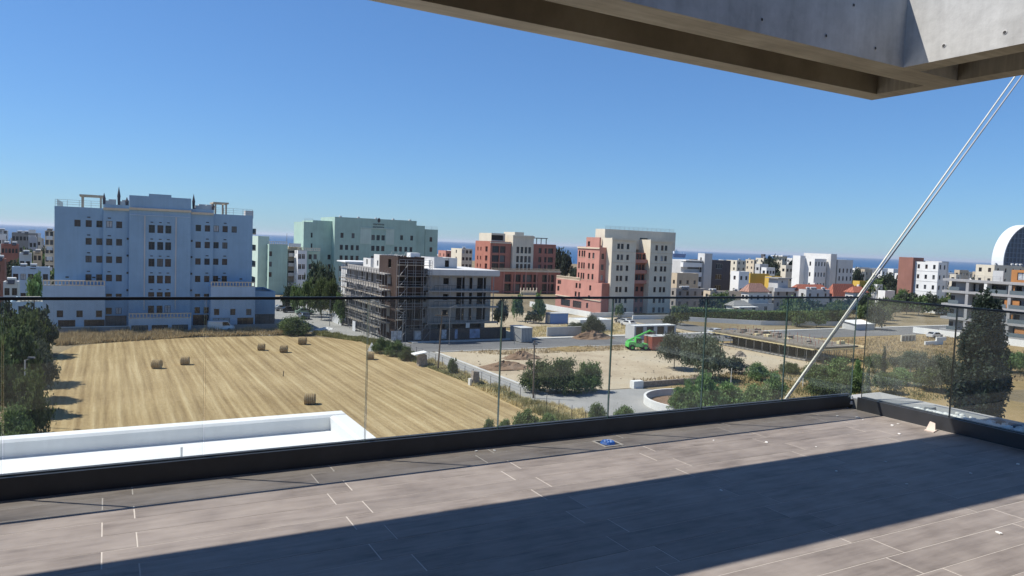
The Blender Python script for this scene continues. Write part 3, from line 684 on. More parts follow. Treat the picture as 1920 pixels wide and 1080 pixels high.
# ------------------------------------------------------------------ mint green block
P = aty(627, 450, 236); b = Bld('green_apartment_block', 'mint green block with stepped parapets and lettered crest high on its front', 'building', *grid(P))
cx = b.fx
zt = b.fp(640, 407)[1]; sh = 3.35
def gw(xs, ys, y, w=1.0, h=1.55): return [(cx(p, y, q), b.fp(p, q, y)[1]-h/2, w, h) for p in xs for q in ys]
zpx = lambda v_: 380+v_/3.856; xpx = lambda v_: 470+v_/3.856
r1, r2, r3, r4 = zpx(245), zpx(330), zpx(405), zpx(480)
fw_ = []
for xs, rr in (((655, 735, 1085, 1158), r1), ((652, 690, 730, 768, 1045, 1080, 1118, 1155), r2), ((652, 690, 730, 768, 1045, 1080, 1118, 1155), r3), ((652, 690, 730, 768), r4)):
    for x_ in xs: fw_.append((cx(xpx(x_)), b.fp(700, rr-(0 if True else 0))[1]-.8, 1.0, 1.6))
for rr in (zpx(252), zpx(330), zpx(405)):
    for x_ in (880, 916, 952): fw_.append((cx(xpx(x_)), b.fp(700, rr)[1]-.85, 1.15, 1.7))
b.block(0, cx(778.6), 0, 18, 0, zt, 'green', f=fw_)
zl = b.fp(600, 417, 3)[1]
b.block(cx(585, 3), -.01, 3, 18, 0, zl+.6, 'green', f=gw((617,), (482, 500), 3))
b.block(cx(568, 3), cx(585, 3)-.01, 3, 17, 0, zl, 'green', f=gw((585.6,), (441, 461), 3)); 
b.block(cx(778.7), cx(795, 1), 1.2, 18, 0, b.fp(785, 423, 1)[1], 'green'); b.block(cx(795, 2)+.01, cx(819, 2), 2, 18, 0, b.fp(805, 430, 2)[1], 'green', f=gw((808,), (449, 468), 2))
# white bay with tall windows
b.block(cx(558, -2), cx(575, -2), -2, 2.99, 0, b.fp(566, 470, -2)[1], 'white', f=gw((562, 569), (481, 500, 520), -2), l=[(0.6, 3+i*3.3, 1.2, 1.9) for i in range(5)], win='white')
balustrade(b, cx(558, -2), cx(600, -2), -1.8, b.fp(566, 470, -2)[1], 'palecream')
b.block(cx(575, -1), cx(600, -1), -1, 2.99, 0, b.fp(580, 472, -1)[1], 'green', f=gw((581.5, 591), (481.5, 500), -1))
b.boxp('panel', 'greenlight', cx(xpx(785)), cx(xpx(865)), -.12, -.003, b.fp(700, zpx(300))[1], b.fp(700, zpx(190))[1]); b.boxp('panel', 'greenlight', cx(xpx(970)), cx(xpx(1030)), -.12, -.003, b.fp(700, zpx(300))[1], b.fp(700, zpx(190))[1])
b.boxp('moulding', 'greenlight', cx(xpx(785)), cx(xpx(1030)), -.22, -.003, b.fp(700, zpx(188))[1], b.fp(700, zpx(182))[1])
# crest and two short lines of lettering (too small to read in the photo)
sg = MB(); zc_ = b.fp(705, zpx(128))[1]; xc_ = cx(xpx(918))
sg.prism([(xc_-.5, zc_-.2), (xc_, zc_-.8), (xc_+.5, zc_-.2), (xc_+.35, zc_+.6), (xc_, zc_+.9), (xc_-.35, zc_+.6)], 0, .1)
sg.v = [(x_, -.003-z_, y_) for x_, y_, z_ in sg.v]
b.put(sg, 'crest', 'frame_brown')
for row, (z_, n_) in enumerate(((b.fp(705, zpx(156))[1], 9), (b.fp(705, zpx(176))[1], 8))):
    mb = MB()
    for i in range(n_):
        x_ = xc_-1.9+i*3.8/n_; hh = .5
        mb.box(x_, x_+.09, -.1, -.003, z_-hh/2, z_+hh/2); mb.box(x_+.09, x_+.3, -.1, -.003, z_+hh/2-.1 if (i+row) % 2 else z_-.05, z_+hh/2 if (i+row) % 2 else z_+.05)
        if (i+row) % 3: mb.box(x_+.2, x_+.29, -.1, -.003, z_-hh/2, z_-.06)
    b.put(mb, 'lettering', 'frame_brown')
for x_ in np.linspace(3, cx(775), 5): b.boxp('roof_unit', 'palegrey', x_-.3, x_+.3, 4, 5, zt-.5, zt+.5)
railing(b, cx(568, 3)+.3, cx(585, 3), 3.4, zl, 1.0); railing(b, cx(796, 2)+.3, cx(818, 2), 2.4, b.fp(805, 430, 2)[1], 1.0)
# the lower mint wing by the street
P = aty(505, 450, 228); b = Bld('green_apartment_wing', 'narrow pale mint block between the blue block and the mint block', 'building', *grid(P))
cx = b.fx
b.block(cx(483, 4), cx(504, 4), 4, 16, 0, b.fp(495, 443, 4)[1], 'greenlight')
b.block(0, cx(539), 0, 14, 0, b.fp(510, 458)[1], 'green', f=[(cx(506.5), b.fp(506, q)[1]-.7, 1.0, 1.5) for q in (476, 495.5, 515)], l=[(3, z_, 1.2, 1.4) for z_ in (4, 7.3, 10.6, 13.9)])
b.block(cx(540, 3), cx(565, 3), 3, 14, 0, b.fp(550, 463, 3)[1], 'cream', f=[(cx(p, 3), b.fp(550, q, 3)[1]-.8, 2.2, 1.6) for p in (546, 557) for q in (475, 494, 513)], win='dark')
for i in range(5): mb = MB(); mb.box(cx(540, 2), cx(563, 2), 1.6, 2.99, 2.6+i*3.1, 2.85+i*3.1); mb.box(cx(540, 2), cx(563, 2), 1.6, 1.72, 2.85+i*3.1, 3.7+i*3.1); b.put(mb, 'balcony', 'offwhite')
mb = MB(); mb.tube((cx(538), 1, b.fp(510, 458)[1]-.5), (cx(538), 1, b.fp(538, 437)[1]), .12, .05, 6); b.put(mb, 'roof_mast', 'metal')
balustrade(b, 0, cx(538), .2, b.fp(510, 458)[1], 'palecream')
# ------------------------------------------------------------------ block under construction with scaffolding
b = Bld('unfinished_building', 'four storey grey unfinished concrete building with dark brown corner tower', 'building', 50.6, 129.0)
cx = b.fx
ztop = b.fp(870, 516)[1]; S = ztop/4.05
fr_x = cx(922)
holes = []
for i in range(3):
    z_ = 3.5+i*S
    holes += [(cx(837.5), z_+.9, 1.15, 1.2), (cx(865), z_+.05, 1.7, 2.35), (cx(885), z_+.05, .8, 2.3), (cx(904.5), z_+.05, 1.9, 2.35)]
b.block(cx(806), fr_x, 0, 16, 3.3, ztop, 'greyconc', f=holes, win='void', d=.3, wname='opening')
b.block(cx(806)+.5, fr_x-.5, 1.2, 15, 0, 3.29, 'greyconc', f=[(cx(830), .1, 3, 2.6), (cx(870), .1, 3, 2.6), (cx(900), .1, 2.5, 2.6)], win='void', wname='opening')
for i in range(4): b.boxp('balcony_slab', 'greyconc', cx(800), fr_x+1.2, -1.1, -.004, 3.0+i*S, 3.28+i*S)
b.boxp('fascia', 'palegrey', cx(800)-.2, fr_x+1.2, -1.3, 16.4, ztop+.004, ztop+1.05)
for i in range(7): x_ = cx(800)+(fr_x-cx(800))*i/6.0; b.boxp('prop', 'metal', x_, x_+.12, -1.05, -.93, 3.29, ztop-.01)
for i in range(3):
    mb = MB(); z_ = 3.29+i*S
    for k in range(15): x_ = cx(812)+(fr_x-cx(812))*k/14; mb.tube((x_, -1.05, z_), (x_, -1.05, z_+.95), .025, n=4)
    mb.tube((cx(812), -1.05, z_+.95), (fr_x, -1.05, z_+.95), .03, n=4); b.put(mb, 'railing', 'steel_dark')
# penthouse
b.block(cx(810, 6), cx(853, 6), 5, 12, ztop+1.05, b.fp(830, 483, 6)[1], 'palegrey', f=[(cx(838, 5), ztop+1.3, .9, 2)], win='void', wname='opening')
b.boxp('roof_box', 'white', cx(800, 8), cx(808, 8), 7, 9, ztop+1.05, ztop+2.6)
# brown corner tower
zt = b.fp(770, 482, -1.5)[1]
tw0, tw1 = cx(746, -1.5), cx(805, 0)-.02
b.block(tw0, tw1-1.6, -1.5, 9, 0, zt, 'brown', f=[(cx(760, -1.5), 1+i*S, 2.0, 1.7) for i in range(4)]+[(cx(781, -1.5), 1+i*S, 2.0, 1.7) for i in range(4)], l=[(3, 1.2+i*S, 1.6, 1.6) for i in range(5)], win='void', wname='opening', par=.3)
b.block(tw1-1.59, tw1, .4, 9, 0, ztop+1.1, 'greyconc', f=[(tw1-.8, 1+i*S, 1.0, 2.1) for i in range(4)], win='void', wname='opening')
b.boxp('roof_box', 'white', cx(769, 3), cx(787, 3), 3, 5, zt-.3, zt+.7)
# long lit side wing towards the back
zs = b.sp(712, 513, tw0)[1]
lw = []
for i in range(4):
    for y_ in (6, 9.5, 13, 16.5, 20, 24, 28): lw.append((y_, 1.0+i*S, 1.5 if i else 2.2, 1.7))
b.block(tw0+.02, tw0+9.5, 1.6, 31, 0, ztop+.6, 'greyconc', l=lw, f=[(tw0+4, 4, 1.5, 1.5)], win='void', d=.3, wname='opening')
for i in range(4): b.boxp('balcony_slab', 'greyconc', tw0-1.2, tw0+.01, 2, 31.5, 2.9+i*S, 3.15+i*S)
b.block(tw0+.5, tw0+5.0, 31.01, 37, 0, ztop+.9, 'white', l=[(33, 3+i*S, 1.2, 1.5) for i in range(4)], win='void', wname='opening')
b.boxp('canopy_slab', 'white', tw0-.5, tw0+5.2, 30.8, 37.4, ztop+.91, ztop+1.15)
for (y0, y1, hh, w_) in ((4, 11, 2.0, 5), (12, 17, 2.6, 4.5), (19, 24, 1.6, 4)):
    b.block(tw0+1.5, tw0+1.5+w_, y0, y1, ztop+.6-.5, ztop+.6+hh, 'offwhite', l=[((y0+y1)/2, ztop+.9, .9, 1.1)], win='void', par=.3, wname='opening')
for i in range(6):
    mb = MB(); y_ = 3+i*1.9; mb.tube((tw0+2.2, y_, ztop+1.4), (tw0+4.0, y_, ztop+3.6+.5*(i % 2)), .04, n=5); mb.tube((tw0+2.2, y_, ztop), (tw0+2.2, y_, ztop+3.4), .04, n=5); b.put(mb, 'roof_pole', 'metal')
# scaffold: tower front + side wing
def scaffold(label, o, ux, un, L, H, bay=1.6, lift=2.0, depth=1.1):
    sc = thing('scaffolding', label, 'scaffolding', tuple(Vector(o)), GA)
    ux = Vector(ux); un = Vector(un); n = int(L/bay); nz = int(H/lift)
    up_, hz_, pk_, dg_ = MB(), MB(), MB(), MB()
    um = MB().tube((0, 0, 0), (0, 0, H+.9), .045, n=5).mesh('upright', M['metal'])
    for i in range(n+1):
        for d_ in (0, depth): link('upright', um, sc, tuple(ux*(bay*i)+un*d_))
    a = MB(); q0, q1 = ux*(bay*.01), ux*(bay*.99)
    ins = un*(.12); dd = un*(depth-.12)
    A, Bq, C, Dq = q0+ins, q1+ins, q1+dd, q0+dd
    a.hull8([tuple(p) for p in (A, Bq, C, Dq)] + [tuple(p+Vector((0, 0, .09))) for p in (A, Bq, C, Dq)])
    if (Bq-A).cross(Dq-A).z < 0: a.f = [f_[::-1] for f_ in a.f]
    pm = a.mesh('plank', M['plank'])
    g = MB()
    for q in (.55, 1.05): g.tube(tuple(ux*0+un*depth+Vector((0, 0, q))), tuple(ux*bay+un*depth+Vector((0, 0, q))), .035, n=5)
    gm = g.mesh('guard_rail', M['metal'])
    for j in range(1, nz+1):
        for i in range(n):
            if random.random() < .86: link('plank', pm, sc, tuple(ux*(bay*i)+Vector((0, 0, lift*j))))
            if random.random() < .8: link('guard_rail', gm, sc, tuple(ux*(bay*i)+Vector((0, 0, lift*j))))
    for i in range(0, n, 3):
        for j in range(nz):
            mb = MB(); mb.tube(tuple(ux*(bay*i)+un*(depth+.05)+Vector((0, 0, lift*j))), tuple(ux*(bay*(i+1))+un*(depth+.05)+Vector((0, 0, lift*(j+1)))), .04, n=5); mb.build('diagonal_brace', M['metal'], sc)
    return sc
wp = lambda x, y: tuple(b.o + b.tx*x + b.ny*y)
scaffold('metal scaffolding with planks in front of the dark brown corner tower', wp(tw0-.2, -1.62), (1, 0, 0), (0, -1, 0), tw1-tw0, zt-1.5)
scaffold('long metal scaffolding along the side wing of the unfinished building facing the street', wp(tw0-1.35, 0), (0, 1, 0), (-1, 0, 0), 29, ztop-.3)
# hoarding with posters
hd = thing('site_hoarding', 'black site hoarding with pale posters along the pavement', 'hoarding', wp(0, -2.3), GA)
x0 = tw0-.5; x1 = fr_x+2.5; k = int((x1-x0)/2.0)
hm = MB().box(0, (x1-x0)/k-.02, -.04, .04, 0, 2.35).mesh('hoarding_panel', plain('black_hoarding_paint', (.025, .027, .035), .5))
for i in range(k): link('hoarding_panel', hm, hd, (x0+(x1-x0)/k*i, -.0, 0))
M['poster_w'] = plain('pale_poster', (.45, .46, .48), .6, var=.5, sc=1.5); M['poster_b'] = plain('blue_grey_poster', (.20, .27, .40), .6, var=.5, sc=1.2)
for p0, p1, q, mt_ in ((737, 757, 628, 'poster_w'), (781, 793, 628, 'poster_w'), (832, 841, 629, 'poster_w'), (885, 904, 628, 'poster_b'), (857, 862, 628, 'poster_b')):
    xa, xb = cx(p0, -2.3), cx(p1, -2.3); MB().box(xa, xb, -.06, -.043, .35, 2.1).build('poster', M[mt_], hd)
MB().box(cx(877, -2.3), cx(884, -2.3), -.1, -.043, 2.36, 3.3).build('notice_board', M['frame_white'], hd)
hd2 = thing('site_hoarding', 'white site hoarding panels beside the street at the scaffolding foot', 'hoarding', wp(tw0-2.9, 0), GA)
hm2 = MB().box(-.04, .04, 0, 1.9, 0, 2.0).mesh('hoarding_panel', plain('white_hoarding_paint', (.62, .63, .65), .5))
for i in (12, 13, 14, 15, 7): link('hoarding_panel', hm2, hd2, (0, i*2.0, 0))
# ------------------------------------------------------------------ dark terracotta block
P = aty(919, 480, 282); b = Bld('terracotta_apartment_block', 'dark terracotta block with arched loggias and cream bays in front of the sea', 'building', *grid(P))
cx = b.fx; zpx = lambda v_: 400+v_/4.32; xpx = lambda v_: 860+v_/4.32
zt = b.fp(919, 452)[1]; dl = b.sy(890)
zr = [b.fp(919, zpx(v_))[1] for v_ in (290, 365, 430, 495, 560)]
b.block(0, cx(957), 0, dl, 0, zt, 'terra', f=[(cx(xpx(v_)), z_-1.3, w_, 2.6) for v_, w_ in ((295, 3.0), (352, 2.4)) for z_ in zr], l=[(dl*.25, z_-1.0, 2.0, 2.0) for z_ in zr]+[(dl*.62, z_-.7, .9, 1.4) for z_ in zr]+[(dl*.82, z_-.7, .9, 1.4) for z_ in zr], win='loggia', d=.5, sill='pink')
b.block(1, cx(944, 2), 1.5, dl-1, zt, b.fp(925, 437, 2)[1], 'palecream', f=[(cx(928, 1.5), zt+.4, 6.5, 2.0)], win='void', wname='opening', par=.3)
b.block(cx(960, -1), cx(999, -1), -1, dl, 0, b.fp(975, 441, -1)[1], 'palecream', f=[(cx(xpx(v_), -1), z_-1.2, 1.25, 2.5) for v_ in (475, 508, 540, 570) for z_ in zr[:5]], d=.4)
b.block(cx(957)+.01, cx(960, -1)-.01, 1.5, dl, 0, zt-1, 'terra')
b.block(cx(999, -1)+.01, cx(1042), .5, dl, 0, b.fp(1020, 458)[1], 'terra', f=[(cx(xpx(v_), .5), z_-1.0, w_, 2.1) for v_, w_ in ((655, 1.4), (700, 1.0), (740, 2.4)) for z_ in zr], l=[], win='loggia', d=.5)
mb = MB(); x0, x1 = cx(1004, 3), cx(1023, 3); z0 = b.fp(1020, 458)[1]
for x_ in (x0, x1-.25):
    for y_ in (3, 7): mb.box(x_, x_+.25, y_, y_+.25, z0-.5, z0+2.2)
mb.box(x0-.3, x1+.3, 2.7, 7.5, z0+2.2, z0+2.5); b.put(mb, 'roof_pergola', 'darkgrey')
b.block(cx(963, 2), cx(980, 2), 2, dl-2, b.fp(975, 441, -1)[1]-.5, b.fp(975, 441, -1)[1]+1.2, 'palecream', par=.3)
for x0, x1, z_ in ((-.2, cx(957)+.2, zt), (cx(960, -1)-.2, cx(999, -1)+.2, b.fp(975, 441, -1)[1])):
    b.boxp('cornice', 'palecream', x0, x1, -1.3 if x0 > 1 else -.3, -1.003 if x0 > 1 else -.003, z_-.7, z_-.25)
yp = -9.0; zp = b.fp(960, 507, yp)[1]
b.block(cx(922, yp), cx(1051, yp), yp, -1.02, 0, zp, 'terra', f=[(cx(xpx(v_), yp), b.fp(960, zpx(q), yp)[1]-1.4, w_, 2.8) for v_, w_ in ((400, 3.2), (478, 3.2), (562, 4.2), (628, 2.0), (712, 3.4), (765, 1.6)) for q in (525, 600, 672)], l=[(-5, 2.5+i*3.6, 2.4, 2.2) for i in range(3)], win='loggia', d=.8)
for i in range(7): x_ = cx(924+i*20.5, yp); b.boxp('pilaster', 'pink', x_, x_+.5, yp-.15, yp-.003, .0, zp-.5)
b.boxp('cornice', 'cream', cx(922, yp)-.2, cx(1051, yp)+.2, yp-.35, yp-.16, zp-.5, zp+.02)
balustrade(b, cx(922, yp), cx(1051, yp), yp+.3, zp, 'sandstone', .8)
mb = MB()
for i in range(16): mb.box(cx(978+i*2, yp-6), cx(978+i*2, yp-6)+.25, yp-6, yp-5.7, 0, 2.6 if i % 3 == 0 else 1.6)
mb.box(cx(978, yp-6), cx(1010, yp-6), yp-5.9, yp-5.8, 0, .8); b.put(mb, 'gate_fence', 'palecream')
# ------------------------------------------------------------------ pink and cream block
P = aty(1146, 500, 207); b = Bld('pink_cream_block', 'tall salmon pink block with two cream towers and pale roof storey', 'building', *grid(P))
cx = b.fx; zpx = lambda v_: 420+v_/5.4; xpx = lambda v_: 1000+v_/5.4
z1 = b.fp(1146, 446)[1]; zr = [b.fp(1158, zpx(v_))[1] for v_ in (225, 335, 445, 550, 663, 775, 875)]
dT = b.sy(1130)
wcol = lambda xs, y, w=.95: [(cx(xpx(v_), y), z_-.75, w, 1.5) for v_ in xs for z_ in zr]
b.block(0, cx(1191), 0, max(dT, 5), 0, z1, 'palecream', f=wcol((855, 892, 950), 0), sill='cream')
b.block(cx(1218), cx(1260), 0, 9, 0, z1, 'palecream', f=wcol((1240, 1297, 1335), 0), sill='cream')
b.block(cx(1191)+.01, cx(1218)-.01, 2.2, 10, 0, zr[0]-1.6, 'terra', f=[(cx(xpx(v_), 2.2), z_-1.1, .9, 2.2) for v_ in (1050, 1078, 1112, 1145) for z_ in zr[1:4]]+[(cx(xpx(v_), 2.2), z_-.7, 1.0, 1.4) for v_ in (1060, 1110) for z_ in zr[4:]])
for z_ in zr[1:4]: mb = MB(); mb.box(cx(1191)+.02, cx(1218)-.02, 1.0, 2.19, z_-1.5, z_-1.25); mb.box(cx(1191)+.02, cx(1218)-.02, 1.0, 1.1, z_-1.25, z_-.5); b.put(mb, 'balcony', 'pink')
for x0, x1 in ((0, cx(1191)), (cx(1218), cx(1260))):
    b.boxp('cornice', 'palecream', x0-.4, x1+.4, -.4, -.004, z1-.55, z1+.1)
    b.boxp('string_course', 'cream', x0-.05, x1+.05, -.1, -.004, zr[1]-1.6, zr[1]-1.4)
    b.boxp('string_course', 'cream', x0-.05, x1+.05, -.1, -.004, zr[0]-1.6, zr[0]-1.45)
# pink volumes to the left
xp = b.fx(1123, 2.6); zpt = b.sp(1110, 463, xp)[1]; yb = b.sy(1082, xp)
b.block(xp, -.01, 2.6, yb, 0, zpt, 'pink', l=[(b.sy(xpx(v_), xp), b.sp(1110, zpx(q), xp)[1]-.8, .95, 1.6) for v_ in (562, 603) for q in (320, 428, 535)]+[(b.sy(xpx(v_), xp), b.sp(1110, zpx(q), xp)[1]-.9, .8, 1.8) for v_ in (462, 490, 512) for q in (305, 428, 535)], f=[(xp*.5, z_-.8, .9, 1.6) for z_ in zr[1:4]], sill='cream')
b.boxp('cornice', 'cream', xp-.25, xp-.004, 2.5, yb, zpt-.5, zpt-.1)
xq = min(b.fx(1130, .4), xp-.3); zq = b.sp(1128, 531, xq)[1]; ye = b.sy(1044, xq)
b.block(xq, xp-.02, .4, ye, 0, zq, 'pink', l=[(b.sy(xpx(v_), xq), b.sp(1110, zpx(q), xq)[1]-.8, w_, 1.5) for v_, q, w_ in ((445, 640, 1.0), (480, 640, 1.0), (585, 648, 1.0), (440, 730, 1.0), (475, 732, 1.0), (577, 752, 1.0), (270, 620, 2.0), (262, 695, 1.2))]+[(b.sy(1063, xq), .6, 5.0, 2.0), (b.sy(1085, xq), .6, 4.5, 2.0), (b.sy(1104, xq), 1.0, 1, 1.5)])
balustrade(b, yb-2, ye, xq+.2, zq, 'cream', .9, 'y')
b.boxp('string_course', 'cream', xq-.2, xq-.003, .4, ye, 3.4, 3.65)
b.block(b.fx(1122, 5), -.3, 5, yb-2, zpt-.5, zpt+2.8, 'pink', l=[(b.sy(1096, -2), zpt+.2, 1.2, 1.4)], par=.3)
b.boxp('front_pier', 'terra', xp-.01, -.02, .4, 2.59, 0, zq-.01)
b.block(1.0, cx(1252, 8), 5.1, 9.8, z1-3, b.fp(1180, 432, 8)[1], 'palecream', f=[(cx(1205, 5), z1-1.5, 3, 2.0)], par=.4)
railing(b, 1.5, cx(1250, 8), 5.6, b.fp(1180, 432, 8)[1], .9)
b.block(cx(1260)+.01, cx(1264), 3, 20, 0, z1-2, 'terra')
mb = MB(); mb.box(cx(1190, -14), cx(1275, -14), -14.3, -14, 0, 1.1); b.put(mb, 'boundary_wall', 'white')
# generic block: left face px0..pxc, front face pxc..px1
def simple(name, label, cat, px0, pxc, px1, ytop, Y, mat, nr=0, nc=0, nl=0, ww=1.0, wh=1.4, win='brown', sidemat=None, group=None, par=.5, roof='roofgrey', maxd=30, sill=None, unit=0):
    P = aty(pxc, ytop, Y); b = Bld(name, label, cat, *grid(P), group)
    z = max(2.6, P[2]); x1 = max(b.fx(px1, 0, ytop), 2.0); d = min(maxd, max(b.sy(px0, 0, ytop), 3.0)) if px0 < pxc else 9.0
    sh = z/max(nr, 1)
    fh = [((i+.5)*x1/nc, j*sh+sh*.32, min(ww, x1/nc*.7), min(wh, sh*.6)) for i in range(nc) for j in range(nr)]
    lh = [((i+.5)*d/nl, j*sh+sh*.32, min(ww, d/nl*.7), min(wh, sh*.6)) for i in range(nl) for j in range(nr)]
    b.block(0, x1, 0, d, 0, z, mat, f=fh, l=lh, win=win, par=par, roof=roof, sill=sill)
    b.x1, b.d, b.z = x1, d, z
    for k in range(unit):
        r_ = random.Random(int(pxc*7+k)); x_ = r_.uniform(.5, max(.6, x1-1.5)); y_ = r_.uniform(.6, max(.7, d-1.6))
        mb = MB(); zz = z-par
        mb.tube((x_, y_, zz+1.0), (x_+1.3, y_, zz+1.0), .28, n=8)
        for q in (.2, 1.1): mb.box(x_+q-.04, x_+q+.04, y_-.04, y_+.04, zz, zz+.85)
        b.put(mb, 'water_tank', 'frame_white')
        mb = MB(); mb.hull8([(x_, y_-1.2, zz+.05), (x_+1.1, y_-1.2, zz+.05), (x_+1.1, y_-.35, zz+.75), (x_, y_-.35, zz+.75), (x_, y_-1.2, zz+.12), (x_+1.1, y_-1.2, zz+.12), (x_+1.1, y_-.35, zz+.82), (x_, y_-.35, zz+.82)]); b.put(mb, 'solar_panel', 'glassdark')
    return b
# modern grey block with white bands and dark balconies
b = simple('modern_apartment_block', 'modern block with pale concrete stair tower and dark balcony wing', 'building', 1309, 1322, 1336, 475, 262, 'palegrey', par=.3, maxd=9)
zt = b.z; xr = b.fx(1366, 3); zd = b.fp(1350, 488, 3)[1]
b.boxp('recess_strip', 'frame_dark', -.12, -.003, b.d*.45, b.d*.62, 1, zt-1.5)
b.block(b.x1+.01, xr, 2, 12, 0, zd, 'darkgrey', f=[((b.x1+xr)/2, .8+i*zd/4, 3.2, 1.8) for i in range(4)]+[(b.x1+1.2, .8+i*zd/4, .8, 1.8) for i in range(4)], win='white')
x0 = -.01; yl = b.d*.6
b.block(b.fx(1285, yl)-2, x0, yl, yl+10, 0, b.fp(1300, 482, yl)[1]-1.5, 'palegrey', f=[(b.fx(1300, yl), 2+i*3.4, 5.5, 1.1) for i in range(4)], win='dark')
for i in range(4): b.boxp('balcony_band', 'white', b.fx(1285, yl)-2.3, x0-.3, yl-1.4, yl-.004, 2.7+i*3.4, 4.3+i*3.4)
b.boxp('roof_slab', 'offwhite', b.fx(1288, yl)-2, x0-.2, yl-1.6, yl+8, b.fp(1300, 482, yl)[1]-1.49, b.fp(1300, 482, yl)[1]-1.1)
# white office block with tall windows
b = simple('white_office_block', 'white block with tall narrow windows and recessed dark stair slot', 'building', 1496, 1528, 1550, 485, 300, 'white', 4, 4, 2, .8, 1.7, 'dark', maxd=26)
b.block(b.fx(1551), b.fx(1562), -1.5, 12, 0, b.fp(1555, 476)[1], 'offwhite'); b.boxp('stair_slot', 'frame_dark', b.fx(1562)+.01, b.fx(1570), .5, 8, 0, b.fp(1565, 480)[1])
b.block(b.fx(1570)+.02, b.fx(1599), 0, 14, 0, b.fp(1580, 487)[1], 'offwhite', f=[(b.fx(1575+i*7), 2+j*3.3, .9, 1.8) for i in range(4) for j in range(4)], win='dark')
b.block(-.02-3, -.02, b.d*.55, b.d, 0, b.z+1.0, 'white', par=.3)
# white block with red-brown stair wall
b = simple('white_apartment_block', 'bright white block with tall red-brown stair wall beside it', 'building', 1716, 1760, 1776, 492, 258, 'white', 5, 2, 3, .9, 1.5, 'dark', maxd=22)
b.block(b.fx(1776)+.01, b.fx(1789), 2, 14, 0, b.z+.4, 'palegrey', f=[(b.fx(1782, 2), 2+j*3.3, 1.0, 1.5) for j in range(5)], win='dark')
yk = b.d; b.block(-1.2, 5, yk+.01, yk+5.5, 0, b.z+1.4, 'redbrown', par=.3)
for j in range(4): b.boxp('string_course', 'palegrey', -.06, -.003, .02, b.d-.02, 3.9+j*b.z/5, 4.0+j*b.z/5)
b.boxp('carport', 'darkgrey', -12, -1.3, 8, 14, 2.6, 3.0); b.boxp('carport_wall', 'darkgrey', -11.5, -1.5, 13.6, 14, 0, 2.6); b.boxp('carport_post', 'darkgrey', -11.9, -11.6, 8.1, 8.4, 0, 2.6)
M['flatgrey'] = plaster('mid_grey_render', (.33, .33, .335), var=.1)
# grey balcony flats at the right edge
P = aty(1778, 500, 187); b = Bld('balcony_flats', 'grey flats with long glazed balconies and orange panels beyond the tall conifer', 'building', *grid(P), rot=GA-math.pi/2)
cx = lambda p, y=0.0: b.fx(p, y, 530); zt = b.fp(1850, 524)[1]; fl_ = [b.fp(1850, q)[1] for q in (541, 567, 593, 618)]
b.block(0, cx(1965), 2, 14, 0, zt-.6, 'flatgrey', f=[(cx(p, 2), z_-1.5, w_, 1.9) for p, w_ in ((1786, 1.8), (1822, 2.0), (1843, 1.8), (1868, 4.6), (1905, 2.8), (1940, 3)) for z_ in [q+.55 for q in fl_]], win='dark')
sl = [zt-.55] + [b.fp(1850, q)[1] for q in (551, 577, 603, 628)]
for z_ in sl: b.boxp('balcony_slab', 'flatgrey', -1.0, cx(1966), -.2, 1.99, z_-.35, z_+.25)
for z_ in sl[1:]:
    for x0, x1 in ((cx(1781), cx(1800)), (cx(1850), cx(1890)), (cx(1895), cx(1955))): b.boxp('balcony_glass', 'glassbalc', x0, x1, -.17, -.13, z_+.26, z_+1.2)
for p in (1812, 1846, 1892): b.boxp('pier', 'white' if p == 1846 else 'flatgrey', cx(p), cx(p)+.7, -.1, 1.98, 0, zt-.92)
for z_, p0, p1 in ((sl[1], 1893, 1902), (sl[2], 1885, 1913), (sl[3], 1893, 1902), (sl[4], 1908, 1935)): b.boxp('orange_panel', 'orange', cx(p0), cx(p1), .3, .5, z_+.26, z_+2.3)
b.block(cx(1895, 4), cx(1960, 4), 4, 12, zt-.6, zt+2.6, 'orange', par=.3, f=[(cx(1915, 4), zt+.2, 2, 1.8)]); b.boxp('roof_wall', 'palegrey', cx(1860, 4), cx(1880, 4), 4, 4.3, zt-.4, zt+2.2)
railing(b, 0, cx(1890), .1, zt-.3, 1.1)
mb = MB(); mb.box(-4, cx(1966), -6.4, -6.0, 0, 1.5); b.put(mb, 'boundary_wall', 'white')
simple('cream_flats', 'pale cream flats with roof tanks behind the grey balcony flats', 'building', 1830, 1865, 1935, 497, 250, 'palecream', 5, 5, 2, 1.0, 1.4, unit=4)
# curved glass tower far right
P = aty(1926, 500, 560); og = Bld('oval_tower', 'far oval office tower with white curved shell and dark glass front', 'tower', *grid(P), rot=math.radians(10))
zc, ah, aw = 20.0, b.fp(1905, 421)[1]*0+EYE+(hor(1905)-421)*560/F-20.0, 57*560/F
rim, gl, mul_ = MB(), MB(), MB(); K = 40; pts = []
for i in range(K+1):
    a = math.pi*1.25*i/K - math.pi*.125; pts.append((aw*math.cos(a)*-1, zc+ah*math.sin(a)))
pts = [p for p in pts if p[1] > 0]
pin = [(x*.93, zc+(z-zc)*.965) for x, z in pts]
for (x0, z0), (x1, z1), (u0, w0), (u1, w1) in zip(pts[:-1], pts[1:], pin[:-1], pin[1:]):
    rim.quad((x0, -2, z0), (x0, 9, z0), (x1, 9, z1), (x1, -2, z1)); rim.quad((x0, -2, z0), (x1, -2, z1), (u1, -1, w1), (u0, -1, w0)); rim.quad((u0, -1, w0), (u1, -1, w1), (u1, 1, w1), (u0, 1, w0))
k = len(pin); gl.v = [(x, .9, z) for x, z in pin]+[(x*.97, 8.5, z) for x, z in pin]; gl.f = [tuple(range(k)), tuple(range(2*k-1, k-1, -1))]; gl.m = [0, 0]
rim.build('shell', plain('white_metal_shell', (.72, .74, .76), .3, .1), og.root); gl.build('glass_front', plain('dark_blue_glass', (.03, .05, .10), .15), og.root)
fz = 4.0
